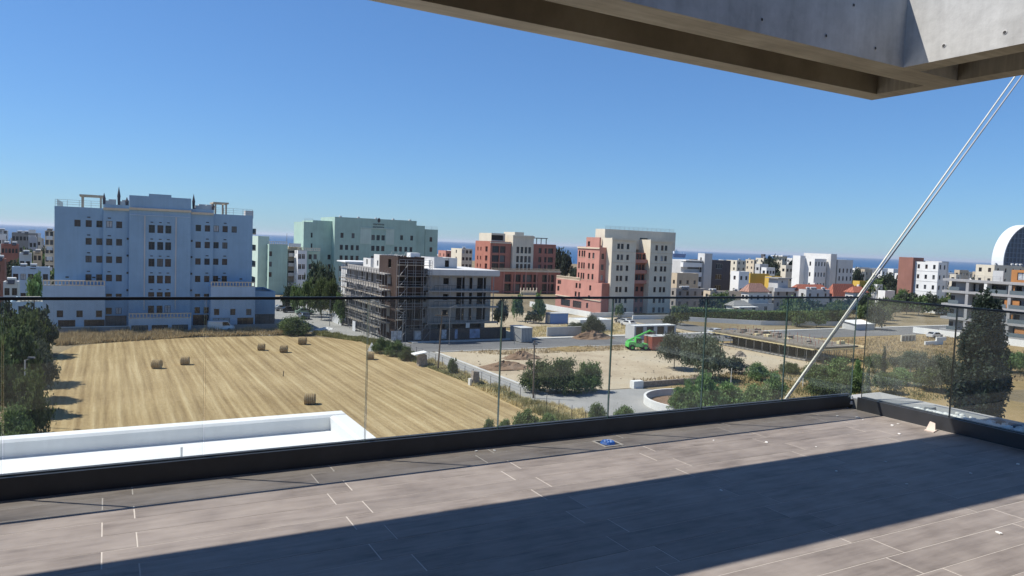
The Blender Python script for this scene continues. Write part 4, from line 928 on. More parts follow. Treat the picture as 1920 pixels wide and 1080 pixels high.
while fz < zc+ah*.93:
    q = math.sqrt(max(0, 1-((fz-zc)/ah)**2))*aw*.88; MB().box(-q, q, .3, .88, fz, fz+.5).build('floor_band', plain('blue_grey_band', (.10, .14, .22), .4), og.root); fz += 3.7
for i in range(-6, 7):
    x_ = i*aw*.14; q = zc+ah*.92*math.sqrt(max(0, 1-(x_/aw/.9)**2))
    if q > 5: MB().box(x_-.2, x_+.2, .1, .29, 0, q).build('mullion', plain('blue_grey_band', (.1, .14, .22), .4), og.root)
# ------------------------------------------------------------------ the town in the middle distance
def hip(b, x0, x1, y0, y1, z, h, mat='tile_red', over=.5):
    x0 -= over; x1 += over; y0 -= over; y1 += over; W, Dp = x1-x0, y1-y0; q = min(W, Dp)/2*.98; mb = MB()
    if W >= Dp: A, B = (x0+q, (y0+y1)/2), (x1-q, (y0+y1)/2)
    else: A, B = ((x0+x1)/2, y0+q), ((x0+x1)/2, y1-q)
    c = [(x0, y0, z), (x1, y0, z), (x1, y1, z), (x0, y1, z)]; A = (*A, z+h); B = (*B, z+h)
    if W >= Dp: mb.quad(c[0], c[1], B, A); mb.tri(c[1], c[2], B); mb.quad(c[2], c[3], A, B); mb.tri(c[3], c[0], A)
    else: mb.tri(c[0], c[1], A); mb.quad(c[1], c[2], B, A); mb.tri(c[2], c[3], B); mb.quad(c[3], c[0], A, B)
    mb.box(x0+.05, x1-.05, y0+.05, y1-.05, z-.15, z-.002); ro = b.put(mb, 'roof', mat)
    # tile courses as raised ribs on the front and left slopes
    rb = MB(); n = int(W/.9)
    for i in range(1, n):
        u = x0+W*i/n; k = min(1, min(u-x0, x1-u)/q)
        rb.tube((u, y0, z+.03), (u, y0+(Dp/2)*k if W >= Dp else y0+q*k, z+.03+h*k), .07, .07, 4, cap=False)
    n2 = int(Dp/.9)
    for i in range(1, n2):
        v = y0+Dp*i/n2; k = min(1, min(v-y0, y1-v)/q); rb.tube((x0, v, z+.03), (x0+(W/2 if W < Dp else q)*k, v, z+.03+h*k), .07, .07, 4, cap=False)
    rb.build('tile_ribs', M[mat], ro); return ro
# two white blocks seen past the construction site
simple('white_town_block', 'white flat-roofed block between the mint block and the terracotta block', 'building', 846, 866, 886, 466, 330, 'palecream', 5, 3, 1, 1.2, 1.4, unit=1)
simple('white_town_block', 'small block with salmon walls between the mint block and the terracotta block', 'building', 822, 836, 846, 470, 310, 'pink', 4, 1, 2, 1.0, 1.3)
simple('white_town_block', 'low white house just behind the unfinished building penthouse', 'building', 838, 852, 884, 470, 380, 'white', 4, 4, 2, 1.2, 1.3, unit=1)
# town right of the pink block
TB = [
 ('cream_town_block', 'cream block with small windows next to the dark balcony wing', 1362, 1382, 1399, 488, 370, 'palecream', 5, 2, 2),
 ('cream_town_block', 'cream twin-window block standing behind the yellow house', 1398, 1414, 1418, 487, 400, 'cream', 5, 1, 2),
 ('cream_town_block', 'cream stair block with a dark roof lantern behind the yellow house', 1417, 1432, 1440, 484, 410, 'palecream', 5, 1, 2),
 ('cream_town_block', 'cream block with white roof overhang beside the white office block', 1451, 1467, 1476, 481, 380, 'palecream', 5, 2, 2),
 ('cream_town_block', 'pale block half hidden by the tree beside the white office block', 1474, 1490, 1500, 484, 400, 'offwhite', 5, 2, 2),
 ('white_cube_house', 'small white cube house beside the dark balcony wing', 1370, 1386, 1405, 509, 245, 'white', 3, 2, 1),
 ('yellow_house', 'bright yellow flat-roofed house with dark lettering strip', 1404, 1407, 1443, 513, 260, 'yellow', 2, 0, 0),
 ('yellow_house', 'small yellow outbuilding partly behind the tree', 1443, 1447, 1466, 518, 255, 'yellow', 2, 0, 0),
 ('yellow_house', 'yellow house among dark trees behind the red roofs', 1602, 1612, 1640, 527, 285, 'yellow', 2, 2, 1),
 ('flat_roof_house', 'low grey flat-roofed house with roof tanks by the pink block', 1262, 1268, 1325, 541, 195, 'greyconc', 2, 4, 1),
 ('flat_roof_house', 'low cream flat-roofed house with many white roof tanks', 1325, 1332, 1400, 546, 190, 'cream', 2, 4, 1),
 ('flat_roof_house', 'pale house with solar heaters behind the villa garden', 1395, 1405, 1448, 551, 200, 'palegrey', 2, 3, 1),
 ('tower_house', 'grey flat house with a small square roof tower', 1442, 1452, 1500, 540, 205, 'greyconc', 2, 3, 1),
 ('flat_roof_house', 'grey flat-roofed house in front of the red hipped roof', 1500, 1512, 1556, 543, 200, 'palegrey', 2, 3, 1),
 ('white_house', 'small bright white house beside the orange-roofed villa', 1628, 1645, 1655, 533, 235, 'white', 2, 1, 2),
 ('white_house', 'white house with low wall beyond the red roofs', 1652, 1660, 1678, 545, 232, 'white', 1, 1, 1),
 ('sand_house', 'sand coloured house under the modern block with garden trees', 1262, 1270, 1310, 512, 250, 'sandstone', 2, 3, 1),
]
for nm, lb, p0, pc, p1, yt, Y, mt_, nr, nc, nl in TB:
    if Y < 240: Y *= 1.2
    b = simple(nm, lb, 'house' if 'house' in nm else 'building', p0, pc, p1, yt, Y, mt_, nr, nc, nl, 1.0, 1.3, unit={'flat_roof_house': 4, 'cream_town_block': 1}.get(nm, 0))
    if nm == 'tower_house':
        zz = b.z; x0, x1 = b.fx(1465), b.fx(1484); zt = b.fp(1472, 523)[1]
        b.block(x0, x1, 1, 5, zz-.4, zt, 'palegrey', f=[((x0+x1)/2-.4, zt-1.4, .6, .7)], par=.1); b.boxp('roof_slab', 'greyconc', x0-.9, x1+.9, .2, 5.8, zt+.003, zt+.3)
        b.boxp('parapet_band', 'offwhite', -.3, b.x1+.3, -.35, -.004, zz-1.2, zz+.05)
    if nm == 'yellow_house' and 'lettering' in lb:
        mb = MB(); zz = b.z*.62
        for i in range(11):
            if i == 5: continue
            x_ = b.x1*.25+i*.42; mb.box(x_, x_+.1, -.08, -.004, zz, zz+.55); mb.box(x_+.1, x_+.3, -.08, -.004, zz+.22+(.2 if i % 2 else -.1), zz+.34+(.2 if i % 2 else -.1))
        b.put(mb, 'lettering', 'frame_brown')
    if nm == 'cream_town_block' and 'lantern' in lb: b.boxp('roof_lantern', 'darkgrey', b.x1*.3, b.x1*.7, 1, 3, b.z-.5, b.z+2.2)
    if 'overhang' in lb: b.boxp('roof_slab', 'white', -1, b.x1+1, -1, b.d+1, b.z+.003, b.z+.5)
# hipped roof houses
for lb, p0, pc, p1, ye, yt, Y, mt_ in (('house with large orange-red hipped tile roof', 1545, 1562, 1612, 558, 533, 245, 'tile_red'), ('house with low red tile roof beside the white office block', 1486, 1494, 1552, 545, 534, 250, 'tile_red'), ('house with brown tile roof below the yellow house', 1392, 1404, 1440, 548, 532, 225, 'tile_brown'), ('house with small red tile roof behind the large hipped roof', 1588, 1600, 1626, 549, 538, 240, 'tile_red')):
    b = simple('tile_roof_house', lb, 'house', p0, pc, p1, ye, Y, 'offwhite', 2, 3, 2, 1, 1.3, par=.05, maxd=13)
    hip(b, 0, b.x1, 0, b.d, b.z+.16, max(1.5, b.fp((pc+p1)/2, yt, b.d/2)[1]-b.z), mt_)
    b.boxp('chimney', 'offwhite', b.x1*.7, b.x1*.7+.7, b.d*.6, b.d*.6+.7, b.z, b.z+2.6)
# villa behind the hedge
b = simple('white_villa', 'white single storey villa behind the clipped hedge', 'villa', 1362, 1376, 1408, 574, 215, 'white', 0, 0, 0, par=.2, maxd=8)
b.block(b.x1+.02, b.fx(1470), 3, 11, 0, b.fp(1440, 571)[1], 'palegrey', f=[(b.fx(1432), 1, 1.4, 1.5), (b.fx(1455), 1, 1.4, 1.5)], win='dark')
b.boxp('window', 'glassdark', 1.2, 2.6, -.05, -.003, .9, 2.6); b.boxp('window', 'glassdark', 3.0, 4.2, -.05, -.003, .9, 2.6)
hip(b, 0, b.x1, 0, b.d, b.z+.16, 1.4, 'roofgrey')
for i in range(3): b.boxp('porch_post', 'white', -.2+i*b.x1/2, .1+i*b.x1/2, -2.4, -2.1, 0, b.z-.3)
b.boxp('porch_slab', 'white', -.6, b.x1+.4, -2.7, -.004, b.z-.3, b.z-.02)
simple('shaded_villa', 'dim grey garden villa among trees behind the formwork', 'villa', 1508, 1522, 1560, 577, 222, 'palegrey', 1, 3, 1, 1.4, 1.5, 'dark')
simple('shaded_villa', 'low villa with white eaves between garden trees', 'villa', 1472, 1482, 1506, 578, 220, 'offwhite', 1, 2, 1, 1.4, 1.5, 'dark')
simple('long_white_shed', 'long low white shed beside the site street', 'shed', 1066, 1088, 1147, 600, 160, 'white', 1, 0, 0, par=.1, roof='white_roof')
b = simple('garage_shed', 'low open shed with pale flat roof behind the red container', 'shed', 1183, 1190, 1268, 611, 150, 'palegrey', 1, 4, 0, 3.0, 1.9, 'dark', par=.1, roof='white_roof', maxd=7)
# ------------------------------------------------------------------ left part of the town
LB = [
 ('grey_town_block', 'long grey flat-roofed block above the dark red house', 12, 22, 70, 436, 260, 'roofgrey', 4, 7, 1),
 ('dark_roof_house', 'house with dark red walls below the long grey block', -10, 2, 34, 457, 230, 'terra', 3, 5, 1),
 ('low_blue_house', 'low pale bluish house beside the blue block podium', 12, 22, 92, 500, 170, 'bluelight', 2, 5, 1),
 ('brick_gable', 'brown brick house wall beside the low pale bluish house', -30, -22, 9, 485, 150, 'redbrown', 3, 1, 0),
 ('sand_town_block', 'narrow sand coloured flats with balconies tight beside the blue block', 78, 84, 101, 432, 215, 'cream', 7, 2, 1),
 ('white_low_house', 'white low house with small dark openings above the bluish house', 30, 36, 58, 474, 205, 'offwhite', 2, 2, 1),
 ('pink_low_house', 'pinkish tiled house between the white low house and sand flats', 56, 62, 78, 472, 215, 'sandstone', 3, 2, 1),
 ('grey_low_house', 'grey low house in front of the brick wall', 0, 6, 34, 528, 140, 'palegrey', 2, 2, 1),
 ('cream_tall_flats', 'pale tall flats behind the dark red house', -20, -12, 14, 431, 330, 'offwhite', 7, 3, 1),
]
for nm, lb, p0, pc, p1, yt, Y, mt_, nr, nc, nl in LB:
    b = simple(nm, lb, 'house' if 'house' in nm or 'gable' in nm else 'building', p0, pc, p1, yt, Y, mt_, nr, nc, nl, 1.3, 1.4, unit=2)
    if nm == 'sand_town_block':
        for i in range(5): mb = MB(); mb.box(.5, b.x1-.3, -1.3, -.004, 2.6+i*3, 2.8+i*3); mb.box(.5, b.x1-.3, -1.3, -1.2, 2.8+i*3, 3.7+i*3); b.put(mb, 'balcony', 'white')
# ------------------------------------------------------------------ distant houses near the shore (alike, far away)
HC = {'white': ('distant_white_house', 'tiny white flat-roofed house in the distant town near the shore', 'distant white houses'),
      'palecream': ('distant_cream_house', 'tiny cream flat-roofed house in the distant town near the shore', 'distant cream houses'),
      'palegrey': ('distant_grey_house', 'tiny grey flat-roofed house in the distant town near the shore', 'distant grey houses'),
      'sandstone': ('distant_sand_house', 'tiny sand coloured house in the distant town near the shore', 'distant sand houses')}
R = random.Random(11)
def where(px):
    for lim, ph in ((110, 'in the old town beside the blue block'), (560, 'seen between the blue block and the mint block'), (830, 'seen beyond the mint block'), (1268, 'seen between the terracotta and pink blocks'), (1366, 'behind the pale stair tower block'), (1450, 'behind the cream town blocks and yellow house'), (1602, 'behind the white office block'), (1692, 'beyond the red tile roofs'), (1800, 'beyond the white block with red-brown wall')):
        if px < lim: return ph
    return 'behind the grey balcony flats'
def distant(px, yt, w, Y, mt_):
    nm, lb, g = HC[mt_]
    cn = {'white': 'white', 'palecream': 'cream', 'palegrey': 'grey', 'sandstone': 'sand coloured'}[mt_]
    lb = ('wide ' if w > 14 else 'small ') + cn + ' flat-roofed house ' + where(px); g = 'distant ' + cn + ' houses ' + where(px)
    b = simple(nm, lb, 'house', px-w*.3, px, px+w, yt, Y, mt_, 3, max(1, int(w/5)), 1, 1.4, 1.4, 'dark', group=g, par=.4, maxd=14)
for i in range(95):
    px = R.uniform(1268, 1930); Y = R.uniform(330, 520)
    if 1690 < px < 1790 and Y < 360: Y += 90
    yt = hor(px) + R.uniform(16, 30) * (430/Y)
    distant(px, yt, R.uniform(8, 20), Y, R.choice(['white', 'white', 'palecream', 'palegrey', 'sandstone', 'palecream']))
for i in range(30):
    px = R.uniform(-25, 98); Y = R.uniform(240, 460); yt = hor(px) + R.uniform(10, 42) * (300/Y)
    distant(px, yt, R.uniform(8, 16), Y, R.choice(['white', 'palecream', 'palegrey', 'sandstone']))
for i in range(14):
    px = R.uniform(480, 1100); Y = R.uniform(380, 520); distant(px, hor(px)+R.uniform(22, 32), R.uniform(8, 18), Y, R.choice(['white', 'palecream', 'palegrey']))
# ship on the sea
P = aty(1273, 478, 2200); sp_ = thing('cargo_ship', 'blue hulled ship with white deckhouse on the sea beside the cream tower', 'ship', (P[0], P[1], -3.2), math.radians(8))
q = 2200/F
mb = MB(); L = 13*q
mb.hull8([(-L*.85, -4, 0), (L*.85, -4, 0), (L*.85, 4, 0), (-L*.85, 4, 0), (-L, -5, 11), (L, -5, 11), (L, 5, 11), (-L, 5, 11)]); mb.build('hull', plain('blue_hull', (.05, .13, .27), .5), sp_)
mb = MB(); mb.box(-L*.8, -L*.25, -4, 4, 11, 19); mb.box(-L*.65, -L*.4, -3, 3, 19, 23); mb.build('deckhouse', M['white'], sp_)
mb = MB(); mb.tube((L*.3, 0, 11), (L*.3, 0, 20), .6, .3, 6); mb.tube((L*.7, 0, 11), (L*.7, 0, 18), .6, .3, 6); mb.build('mast', M['white'], sp_)
# ------------------------------------------------------------------ vegetation
def leaf_quads(C, size, rg, flat=.0):
    n = len(C); d = rg.normal(size=(n, 3)); d /= np.linalg.norm(d, axis=1)[:, None]
    e = np.cross(d, rg.normal(size=(n, 3))); e /= np.linalg.norm(e, axis=1)[:, None]
    s = size*rg.uniform(.6, 1.3, (n, 1)); a = d*s; b_ = e*s*.55
    V = np.stack([C-a, C+b_, C+a, C-b_], 1).reshape(-1, 3); Q = np.arange(4*n).reshape(-1, 4); return V, Q
def crown_mesh(name, seed, mat, lobes, clumps, per, cr, leaf, inner=.55, real=None):
    """leaf clumps on lobes; unit crown: radius 1, height 0..1 (scaled per tree)"""
    rg = np.random.default_rng(seed); C = []
    vol = np.array([l[3]*l[4]*l[5] for l in lobes])**(2/3); pk = rg.choice(len(lobes), clumps, p=vol/vol.sum())
    for k in pk:
        x, y, z, rx, ry, rz = lobes[k]; u = rg.normal(size=3); u /= np.linalg.norm(u)
        if u[2] < -.55: u[2] *= -.6
        r = rg.uniform(inner, 1.0)**.6; c = np.array([x+u[0]*rx*r, y+u[1]*ry*r, z+u[2]*rz*r]); k2 = cr*rg.uniform(.6, 1.35)
        C.append(c + rg.normal(size=(per, 3))*np.array([k2, k2, k2*.8])*.5)
    C = np.concatenate(C)
    if real: C = C*np.array(real)
    V, Q = leaf_quads(C, leaf, rg); return fastmesh(name, V, Q, mat)
def lobes_round(seed, n=9, zc=.56, top=.40, spread=.55):
    R = random.Random(seed); L = [(0, 0, zc, .6, .6, top)]
    for i in range(n):
        a = 2*math.pi*i/n + R.uniform(-.4, .4); r = spread*R.uniform(.8, 1.15); q = R.uniform(.28, .45)
        L.append((r*math.cos(a), r*math.sin(a), R.uniform(.34, .78), q, q, q*.62))
    for i in range(4):
        a = R.uniform(0, 6.3); L.append((.3*math.cos(a), .3*math.sin(a), R.uniform(.75, .9), .3, .3, .17))
    return L
def lobes_bush(seed, n=9):
    R = random.Random(seed); L = [(0, 0, .4, .7, .7, .38)]
    for i in range(n):
        a = 2*math.pi*i/n+R.uniform(-.3, .3); r = .55*R.uniform(.7, 1.2); q = R.uniform(.25, .45); L.append((r*math.cos(a), r*math.sin(a), R.uniform(.2, .6), q, q, q*.75))
    for i in range(6):
        a = R.uniform(0, 6.3); r = R.uniform(0, .5); L.append((r*math.cos(a), r*math.sin(a), R.uniform(.7, .88), .22, .22, .16))
    return L
def lobes_spire(seed, n=16, base=.03, k=.75, e=1.6, jit=.2):
    R = random.Random(seed); L = []
    for i in range(n):
        z = base+(1-base)*(i+.5)/n; r = (1-(i/n)**e)**.8*(.75 if i else .5)*R.uniform(1-jit, 1+jit)
        for j in range(5 if r > .3 else 2):
            a = R.uniform(0, 6.3); q = r*.55*R.uniform(.7, 1.2); L.append((r*k*.6*math.cos(a), r*k*.6*math.sin(a), z+R.uniform(-.02, .02), q, q, .055))
    return L
CM = {}
for s in range(3):
    CM['olive', s] = crown_mesh('crown', 20+s, L_olive, lobes_round(s, 10), 360, 34, .16, .040)
    CM['green', s] = crown_mesh('crown', 30+s, L_green, lobes_round(s+5, 9), 330, 32, .17, .044)
    CM['bush', s] = crown_mesh('crown', 40+s, L_green, lobes_bush(s), 320, 34, .17, .042, .4)
    CM['oleander', s] = crown_mesh('crown', 50+s, L_bright, lobes_bush(s+7), 210, 34, .18, .048, .4)
    CM['far', s] = crown_mesh('crown', 60+s, L_green, lobes_round(s+9, 8), 110, 20, .2, .085)
    CM['fardark', s] = crown_mesh('crown', 70+s, L_dark, lobes_round(s+12, 8), 110, 20, .2, .085)
CM['conifer', 0] = crown_mesh('crown', 80, L_conifer, lobes_spire(1, 18, .02, 1.15, 2.5, .28), 1300, 26, .12, .24, .6, (3.35, 3.35, 15.5))
CM['cypress', 0] = crown_mesh('crown', 81, L_dark, lobes_spire(4, 14, .03, .5), 420, 16, .1, .16, .5, (.62, .62, 5.2))
CM['cypress', 1] = crown_mesh('crown', 82, L_green, lobes_spire(6, 14, .03, .5), 420, 16, .1, .16, .5, (.7, .7, 5.4))
def trunk_mesh(seed, limbs=6, r=.03):
    R = random.Random(seed); mb = MB(); p = Vector((0, 0, -.02)); q = Vector((R.uniform(-.06, .06), R.uniform(-.06, .06), .32))
    mb.tube(p, q, r*1.25, r*.85, 8)
    for i in range(limbs):
        a = 2*math.pi*i/limbs+R.uniform(-.4, .4); e = q+Vector((.38*math.cos(a), .38*math.sin(a), R.uniform(.15, .34))); mb.tube(q, e, r*.6, r*.28, 6)
        for j in range(2):
            a2 = a+R.uniform(-.8, .8); mb.tube(e, e+Vector((.22*math.cos(a2), .22*math.sin(a2), R.uniform(.06, .2))), r*.28, r*.1, 5)
    return mb.mesh('trunk', M['trunk'])
TM = [trunk_mesh(s) for s in range(3)]
STEM = trunk_mesh(9, 5, .018)
spire_t = MB().tube((0, 0, -.02), (0, 0, .9), .07, .015, 8).mesh('trunk', M['trunk'])
def plant(name, label, cat, P, w, h, kind, v=0, group=None, flat=1.0):
    """w crown width in m, h total height in m"""
    t = thing(name, label, cat, (P[0], P[1], P[2] if len(P) > 2 else 0.0), random.uniform(0, 6.28), group)
    tm = spire_t if kind in ('conifer', 'cypress') else (STEM if kind in ('bush', 'oleander') else TM[v % 3])
    nm = 'trunk' if kind not in ('bush', 'oleander') else 'stems'
    tw = (w/2*.8, w/2*.8, h) if kind not in ('conifer', 'cypress') else (w/2, w/2, h)
    link(nm, tm, t, (0, 0, 0), 0, tw)
    rl = {('conifer', 0): (3.35, 15.5), ('cypress', 0): (.62, 5.2), ('cypress', 1): (.7, 5.4)}.get((kind, v))
    link('crown' if nm == 'trunk' else 'foliage', CM[kind, v], t, (0, 0, 0), 0, (w/2, w/2*flat, h) if not rl else (w/2/rl[0], w/2/rl[0], h/rl[1])); return t
def bypx(px, ybase, wpx, ytop):
    P = onz(px, ybase); s = P[1]/F; return P, wpx*s, (ybase-ytop)*s*1.0
def pp(name, label, cat, px, yb, wpx, yt, kind, v=0, group=None):
    P, w, h = bypx(px, yb, wpx, yt); return plant(name, label, cat, P, w, h, kind, v, group)
# trees along the left side of the field
pp('carob_tree', 'dark round tree at the field corner by the blue block podium', 'tree', 68, 668, 88, 582, 'fardark', 0)
pp('field_tree', 'large leafy tree on the field edge, next to the corner tree by the blue block', 'tree', 42, 720, 105, 596, 'green', 0)
pp('field_tree', 'broad dark tree leaning over the middle of the field edge', 'tree', 62, 750, 92, 640, 'olive', 1)
pp('field_tree', 'tall tree behind the white lamp pole at the field edge', 'tree', 22, 775, 110, 620, 'green', 2)
pp('field_tree', 'dense tree close beside the white lower roof at the field edge', 'tree', 55, 822, 84, 700, 'bush', 1)
pp('round_bush', 'bright round bush just beyond the white lower roof', 'bush', 24, 838, 85, 762, 'oleander', 0)
pp('field_tree', 'shady tree behind the bright round bush', 'tree', -30, 815, 120, 640, 'green', 1)
pp('field_tree', 'shady tree in front of the grey low house', 'tree', -6, 690, 80, 580, 'fardark', 1)
pp('town_tree', 'light green tree between the bluish house and the blue block podium', 'tree', 64, 606, 40, 522, 'far', 0)
# field corner and street trees
pp('corner_bush', 'rounded green bush at the far field corner by the street', 'bush', 552, 628, 66, 594, 'bush', 0)
for i, (px, yb, w, yt, k, lb) in enumerate(((556, 589, 34, 540, 'far', 'leafy street tree beside the parked cars'), (578, 594, 40, 534, 'far', 'street tree second along the white planter wall'), (602, 600, 44, 526, 'green', 'full green street tree midway along the planter wall'), (622, 604, 40, 532, 'green', 'street tree beside the white canopy wing'), (638, 610, 30, 556, 'far', 'small street tree at the end of the planter wall'), (600, 590, 60, 502, 'fardark', 'tall dark tree in front of the mint block'), (540, 583, 30, 538, 'fardark', 'dark tree beside the narrow mint block'))):
    pp('street_tree', lb, 'tree', px, yb, w, yt, k, i % 3)
# dirt lot and garden
for i, (px, yb, w, yt) in enumerate(((1012, 735, 82, 676), (1055, 738, 78, 674), (1100, 734, 62, 680))):
    pp('lot_shrub', ['big dense shrub behind the timber pole in the clump on the dirt lot edge', 'big dense shrub in the middle of the clump on the dirt lot edge', 'big dense shrub at the dirt-facing end of the clump'][i], 'shrub', px, yb, w, yt, 'bush', i)
pp('olive_tree', 'grey-green round olive tree beside the red container', 'tree', 1264, 692, 66, 628, 'olive', 0)
pp('olive_tree', 'broad grey-green olive tree behind the oleanders', 'tree', 1322, 712, 100, 634, 'olive', 1)
for i, (px, yb, w, yt, lb) in enumerate(((1278, 778, 62, 726, 'low oleander by the curved bed wall'), (1320, 776, 80, 700, 'tall oleander behind the curved bed wall'), (1362, 770, 84, 716, 'wide oleander at the middle of the hedge row'), (1410, 764, 76, 722, 'oleander with paler leaves along the row'), (1450, 757, 60, 700, 'oleander at the end of the row by the cable'), (1290, 772, 40, 712, 'thin oleander shoot above the bed'))):
    pp('oleander', lb, 'shrub', px, yb, w, yt, 'oleander', i % 3)
for i, (px, yb, w, yt, k, lb) in enumerate(((1378, 700, 50, 672, 'fardark', 'dark low tree behind the white garden post'), (1420, 712, 52, 680, 'oleander', 'bright low shrub in the garden behind the oleanders'), (1528, 722, 56, 684, 'green', 'light orchard tree behind the slanting cable'), (1572, 718, 76, 672, 'oleander', 'bright orchard tree below the formwork slab'), (1545, 755, 84, 712, 'green', 'spreading orchard tree at the railing corner'), (1592, 748, 60, 700, 'green', 'orchard tree close to the glass corner'), (1606, 722, 26, 676, 'oleander', 'narrow bright tree seen through the railing gap'), (1660, 737, 60, 702, 'green', 'small orchard tree before the thin cypress'), (1690, 722, 58, 690, 'oleander', 'orchard tree beside the white garden post'), (1708, 702, 46, 660, 'olive', 'grey round tree behind the white garden post'), (1680, 690, 40, 672, 'fardark', 'dark low shrub beside the thin cypress'), (1765, 735, 80, 672, 'olive', 'grey-green tree beside the tall conifer'), (1742, 733, 70, 690, 'green', 'leafy orchard tree in front of the grey tree by the tall conifer'), (1640, 700, 44, 668, 'green', 'green shrub behind the formwork end'), (1895, 700, 70, 662, 'green', 'pale shrub on the scrub slope beyond the conifer'), (1480, 700, 40, 680, 'bush', 'low bush at the dirt edge behind the cable'))):
    pp('garden_tree', lb, 'tree', px, yb, w, yt, k, i % 3)
P, w, h = bypx(1834, 800, 96, 550); plant('tall_conifer', 'tall dark conifer rising behind the side railing', 'tree', P, w, h, 'conifer', 0)
P, w, h = bypx(1655, 716, 15, 652); plant('thin_cypress', 'slim dark cypress in the orchard', 'tree', P, w, h, 'cypress', 0)
P, w, h = bypx(1624, 760, 20, 682); plant('thin_cypress', 'slim green cypress close to the railing corner', 'tree', P, w, h, 'cypress', 1)
for i, (px, yb, w, yt) in enumerate(((918, 822, 34, 786), (945, 815, 30, 786), (985, 812, 64, 768), (1030, 806, 50, 776), (1120, 800, 44, 756), (1170, 795, 54, 760))):
    pp('roadside_bush', ['low bush beyond the railing, by the field end', 'small bush second from the field end', 'leafy bush standing at the field corner', 'bush among dry grass at the yard edge', 'thin bush in front of the paved yard', 'bush before the curved wall end'][i], 'bush', px, yb, w, yt, 'oleander', i % 3)
# verge shrubs along the street beside the field
for i, (px, yb, w, yt) in enumerate(((715, 662, 40, 634), (742, 668, 44, 640), (762, 676, 34, 650), (848, 702, 22, 672))):
    pp('verge_shrub', ['dense verge shrub beside the white canvas', 'dense verge shrub in the middle of the strip', 'verge shrub next to the stone kiosk', 'thin shrub beside the timber pole'][i], 'shrub', px, yb, w, yt, 'bush', i % 3)
# trees and shrubs behind the site
for i, (px, yb, w, yt, k, lb) in enumerate(((968, 602, 26, 556, 'far', 'young tree by the terracotta block gate'), (1010, 606, 28, 556, 'far', 'thin tree in front of the terracotta forecourt'), (938, 614, 30, 568, 'fardark', 'dark tree at the corner of the unfinished building'), (1000, 606, 36, 584, 'fardark', 'dark round shrub on the site forecourt'), (1112, 632, 44, 594, 'olive', 'grey shrub before the long white shed'), (1080, 626, 34, 606, 'olive', 'low grey shrub by the blue site cabin'), (1160, 596, 22, 572, 'far', 'small tree at the pink block wall'), (1255, 624, 34, 594, 'fardark', 'dark tree beside the garage shed'), (1050, 540, 44, 474, 'fardark', 'dark tree between terracotta and pink blocks'), (1275, 610, 36, 574, 'far', 'leafy tree at the hedge end'), (1295, 560, 46, 520, 'far', 'leafy tree under the modern block'), (1440, 545, 40, 488, 'fardark', 'tall bare-trunked dark tree over the yellow house'), (1484, 545, 36, 492, 'fardark', 'dark tree beside the white office block'), (1605, 562, 26, 510, 'fardark', 'dark tree between the white office block and the red tile roofs'))):
    pp('town_tree', lb, 'tree', px, yb, w, yt, k, i % 3)
for i in range(26):
    px = [1478, 1500, 1520, 1545, 1575, 1590, 1615, 1635, 1655, 1678, 1700, 1722, 1745, 1765, 1790, 1348, 1372, 1620, 1650, 1690, 1740, 1330, 1495, 1530, 1560, 1640][i]
    yb = [596, 600, 598, 600, 597, 596, 592, 596, 600, 594, 590, 592, 590, 590, 588, 588, 590, 604, 606, 584, 582, 590, 612, 614, 610, 618][i]
    pp('garden_tree', 'leafy garden tree '+('beside the white villa' if px < 1400 else 'behind the formwork slab' if px < 1600 else 'in front of the white block with red-brown wall'), 'tree', px, yb, R.uniform(30, 48), yb-R.uniform(26, 40), R.choice(['far', 'far', 'fardark', 'green']), i % 3, 'garden trees '+('beside the villa' if px < 1400 else 'behind the formwork' if px < 1600 else 'before the white block'))
for i in range(60):
    px = R.uniform(1265, 1925); Y = R.uniform(280, 500); P = aty(px, 500, Y); h = R.uniform(6, 11)
    plant('distant_tree', 'distant tree '+where(px), 'tree', (P[0], P[1], 0), R.uniform(6, 13), h, R.choice(['far', 'fardark', 'fardark']), i % 3, 'distant trees '+where(px))
for i in range(22):
    px = R.uniform(-25, 100); Y = R.uniform(170, 420); P = aty(px, 500, Y)
    plant('distant_tree', 'distant tree '+where(px), 'tree', (P[0], P[1], 0), R.uniform(5, 11), R.uniform(5, 10), R.choice(['far', 'fardark']), i % 3, 'distant trees '+where(px))
for i in range(16):
    px = R.uniform(480, 1265); Y = R.uniform(300, 500); P = aty(px, 500, Y)
    plant('distant_tree', 'distant tree '+where(px), 'tree', (P[0], P[1], 0), R.uniform(6, 11), R.uniform(5, 8), R.choice(['far', 'fardark']), i % 3, 'distant trees '+where(px))
